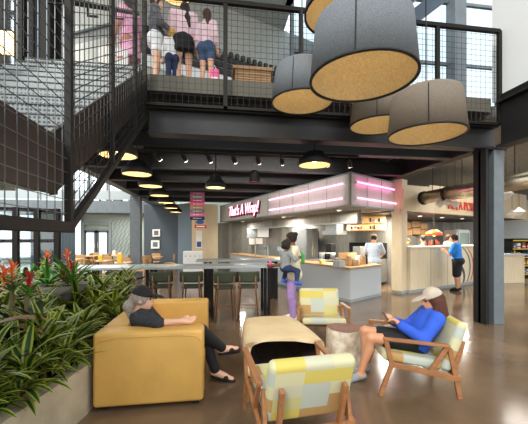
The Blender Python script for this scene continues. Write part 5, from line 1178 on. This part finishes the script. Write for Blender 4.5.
for i, (f0, f1, z0, z1) in enumerate(((0, .35, 1.72, 2.0), (.37, .7, 1.78, 2.06), (.72, 1, 1.72, 2.0), (0, .3, 2.03, 2.3), (.33, .66, 2.09, 2.35), (.7, 1, 2.03, 2.3))): obj('slat_box', MB().wallseg(a+(b-a)*f0-ncv*.2, a+(b-a)*f1-ncv*.2, z0, z1, .2), 'woodtop', t, bevel=.01)
for i in range(7):
    q = onc(1.55+i*.13, .42); item('bottle', nm[i]+' dark bottle along the cafe counter edge', 'bottle', 440, 244, 10, ('walnut', 'black', 'red')[i % 3], 'bottles on the cafe counter', 'bottle', (.07, .07, .2+.04*(i % 2)), 1.36).location = (q.x, q.y, 1.36)
q = Vector(onc(6.6, 1.7)); t = thing('glass_fridge', 'glass fronted drinks fridge on the cafe back wall', 'refrigerator', (q.x, q.y, 0), math.atan2(dc.y, dc.x))
part('cabinet_body', MB().box(-.5, .5, .05, .65, 0, 2.0), 'stainless', t, bevel=.01); fr_ = part('door', MB().box(-.47, .47, .0, .05, .1, .2).box(-.47, .47, .0, .05, 1.85, 1.95).box(-.47, -.4, 0, .05, .2, 1.85).box(.4, .47, 0, .05, .2, 1.85), 'stainless', t); part('pane', MB().box(-.4, .4, .02, .03, .2, 1.85), mk('fridge glass', (120, 150, 140), .1), fr_)
q = Vector(onc(5.7, 2.5)); t = thing('coffee_machine', 'dark coffee machine on the cafe back bar', 'machine', (q.x, q.y, 1.0), math.atan2(dc.y, dc.x))
part('machine_body', MB().box(-.35, .35, 0, .4, 0, .5), 'black', t, bevel=.02); part('spout', MB().box(-.05, .05, -.1, 0, .25, .32), 'chrome', t); part('tray', MB().box(-.3, .3, -.14, 0, 0, .04), 'chrome', t)
t = thing('back_bar', 'pale back bar along the cafe rear wall', 'cabinet', (*onc(5, 2.6), 0)); obj('body', MB().prism([onc(4.0, 2.4), onc(6.4, 2.4), onc(6.4, 2.98), onc(4.0, 2.98)], 0, .96), 'counter', t); obj('worktop', MB().prism([onc(3.98, 2.36), onc(6.42, 2.36), onc(6.42, 2.99), onc(3.98, 2.99)], .96, 1.0), 'stainless', t)
# ------------------------------------------------------------------ shop shelves at the far right
p0 = plan(513, 13.0); t = thing('shop_shelf', 'black shop shelf unit with yellow price strips at the right edge', 'shelf', (p0[0], p0[1], 0)); SW = 2.4
part('back_panel', MB().box(0, SW, .42, .46, 0, 1.6), 'black', t)
for z in (.1, .45, .8, 1.15, 1.5):
    sh_ = part('shelf', MB().box(0, SW, 0, .42, z, z+.03), 'black', t); part('price_strip', MB().box(0, SW, -.012, 0, z-.01, z+.035), 'yellow', sh_)
for x in (0, SW-.04): part('side_post', MB().box(x, x+.04, 0, .46, 0, 1.6), 'black', t)
gm = ['tan', 'red', 'cupw', 'black', 'yellow', 'walnut', 'blue']
rowl = ['bottom', 'second lowest', 'middle', 'upper']
for r_, z in enumerate((.13, .48, .83, 1.18)):
    for i in range(9):
        m = gm[(i*3+r_*2) % 7]; x = .12+i*.24
        g_ = thing('packaged_good', '%s packet %s on the %s shelf of the black shop unit' % ({'tan': 'tan', 'red': 'red', 'cupw': 'white', 'black': 'black', 'yellow': 'yellow', 'walnut': 'brown', 'blue': 'blue'}[m], ('at the left end', 'second from left', 'third from left', 'fourth from left', 'in the middle', 'fourth from right', 'third from right', 'second from right', 'at the right end')[i], rowl[r_]), 'packet', (p0[0]+x, p0[1]+.15, z), 0, 'packets on the shop shelves')
        part('pack', MB().box(-.08, .08, -.08, .08, 0, .2+.03*((i+r_) % 3)), m, g_, bevel=.01); part('band', MB().box(-.081, .081, -.082, -.078, .06, .11), 'cupw' if m != 'cupw' else 'red', g_)
arealight('back_hall_fill', (-8.5, 18.5, 8.3), 6, 900, (1, .98, .94)); arealight('dining_fill', (-6, 21.5, 3.2), 3, 110, (1, .97, .92))  # unseen fill lights, added to brighten the back hall and below the mezzanine
arealight('shop_light', (9.5, 12.5, 3.6), 2.5, 120, (1, .88, .7)); arealight('cafe_hall_light', (8.5, 8.0, 3.9), 2.0, 60, (1, .95, .88))

# more kiosk kit
def onb(f, off): q = qb+(rb-qb)*f; d = (rb-qb).normalized(); n = Vector((d.y, -d.x)); return q+n*off
abk = math.atan2((rb-qb).y, (rb-qb).x)
q = onb(.12, .5); t = thing('wire_rack', 'dark metal rack with pans at the back of the kiosk left of the refrigerator', 'rack', (q.x, q.y, 0), abk)
for z in (.3, .8, 1.3, 1.75): part('rack_shelf', MB().box(-.6, .6, 0, .42, z, z+.03), 'black', t)
for x in (-.58, .58):
    for y in (.02, .4): part('post', MB().box(x-.015, x+.015, y-.015, y+.015, 0, 1.9), 'black', t)
for i in range(4):
    k = item('steel_pan', ('left', 'second', 'third', 'right')[i]+' steel pan on the dark rack at the back of the kiosk', 'pan', 290, 240, 12, 'stainless', 'pans on the dark kiosk rack', 'cup', (.22, .22, .2), 1.33); v = Vector((math.cos(abk), math.sin(abk)))*(-.42+.28*i); k.location = (q.x+v.x-.2*math.sin(abk), q.y+v.y+.2*math.cos(abk), 1.33)
q = onb(.72, .75); t = thing('flat_grill', 'black grill range with steel front at the back of the kiosk', 'range', (q.x, q.y, 0), abk)
part('range_body', MB().box(-.75, .75, 0, .65, .1, .9), 'stainless', t, bevel=.01); part('griddle', MB().box(-.72, .72, .05, .6, .9, .95), 'black', t); part('splash_back', MB().box(-.75, .75, .6, .66, .9, 1.45), 'black', t)
for i in range(5): part('knob', MB().ell((-.5+i*.25, -.02, .78), (.035, .03, .035), 0, 8, 6), 'black', t)
for x in (-.7, .7): part('foot', MB().box(x-.04, x+.04, .3, .38, 0, .1), 'black', t)

# track lights on the nearest cross beam, aimed at the kiosk fascia
t = thing('track_light', 'black track with small spot heads under the nearest cross beam', 'light track', (.5, 6.25, 3.28))
part('track', MB().box(-1.9, 2.4, -.02, .02, .02, .06), 'black', t)
for i in range(9):
    x = -1.7+i*.49; h_ = part('spot_head', MB().tube([(x, 0, .02), (x, .0, -.02), (x+.03, .06, -.06), (x+.07, .16, -.12)], [.012, .012, .045, .05], 10), 'black', t, smooth=True)
    part('lens', MB().tube([(x+.072, .163, -.122), (x+.074, .168, -.125)], .044, 10), 'lampw', h_)
    l = bpy.data.lights.new('spot_beam', 'SPOT'); l.energy = 34; l.color = (1, .96, .9); l.spot_size = R(75); l.spot_blend = .6; l.shadow_soft_size = .05
    o = bpy.data.objects.new('spot_beam', l); S.collection.objects.link(o); o.parent = t; o.location = (x+.08, .19, -.13)
    tgt = Vector((.9+.12*i, 13.5-.4*i, 2.8))-(Vector(t.location)+Vector(o.location)); o.rotation_euler = tgt.to_track_quat('-Z', 'Y').to_euler()
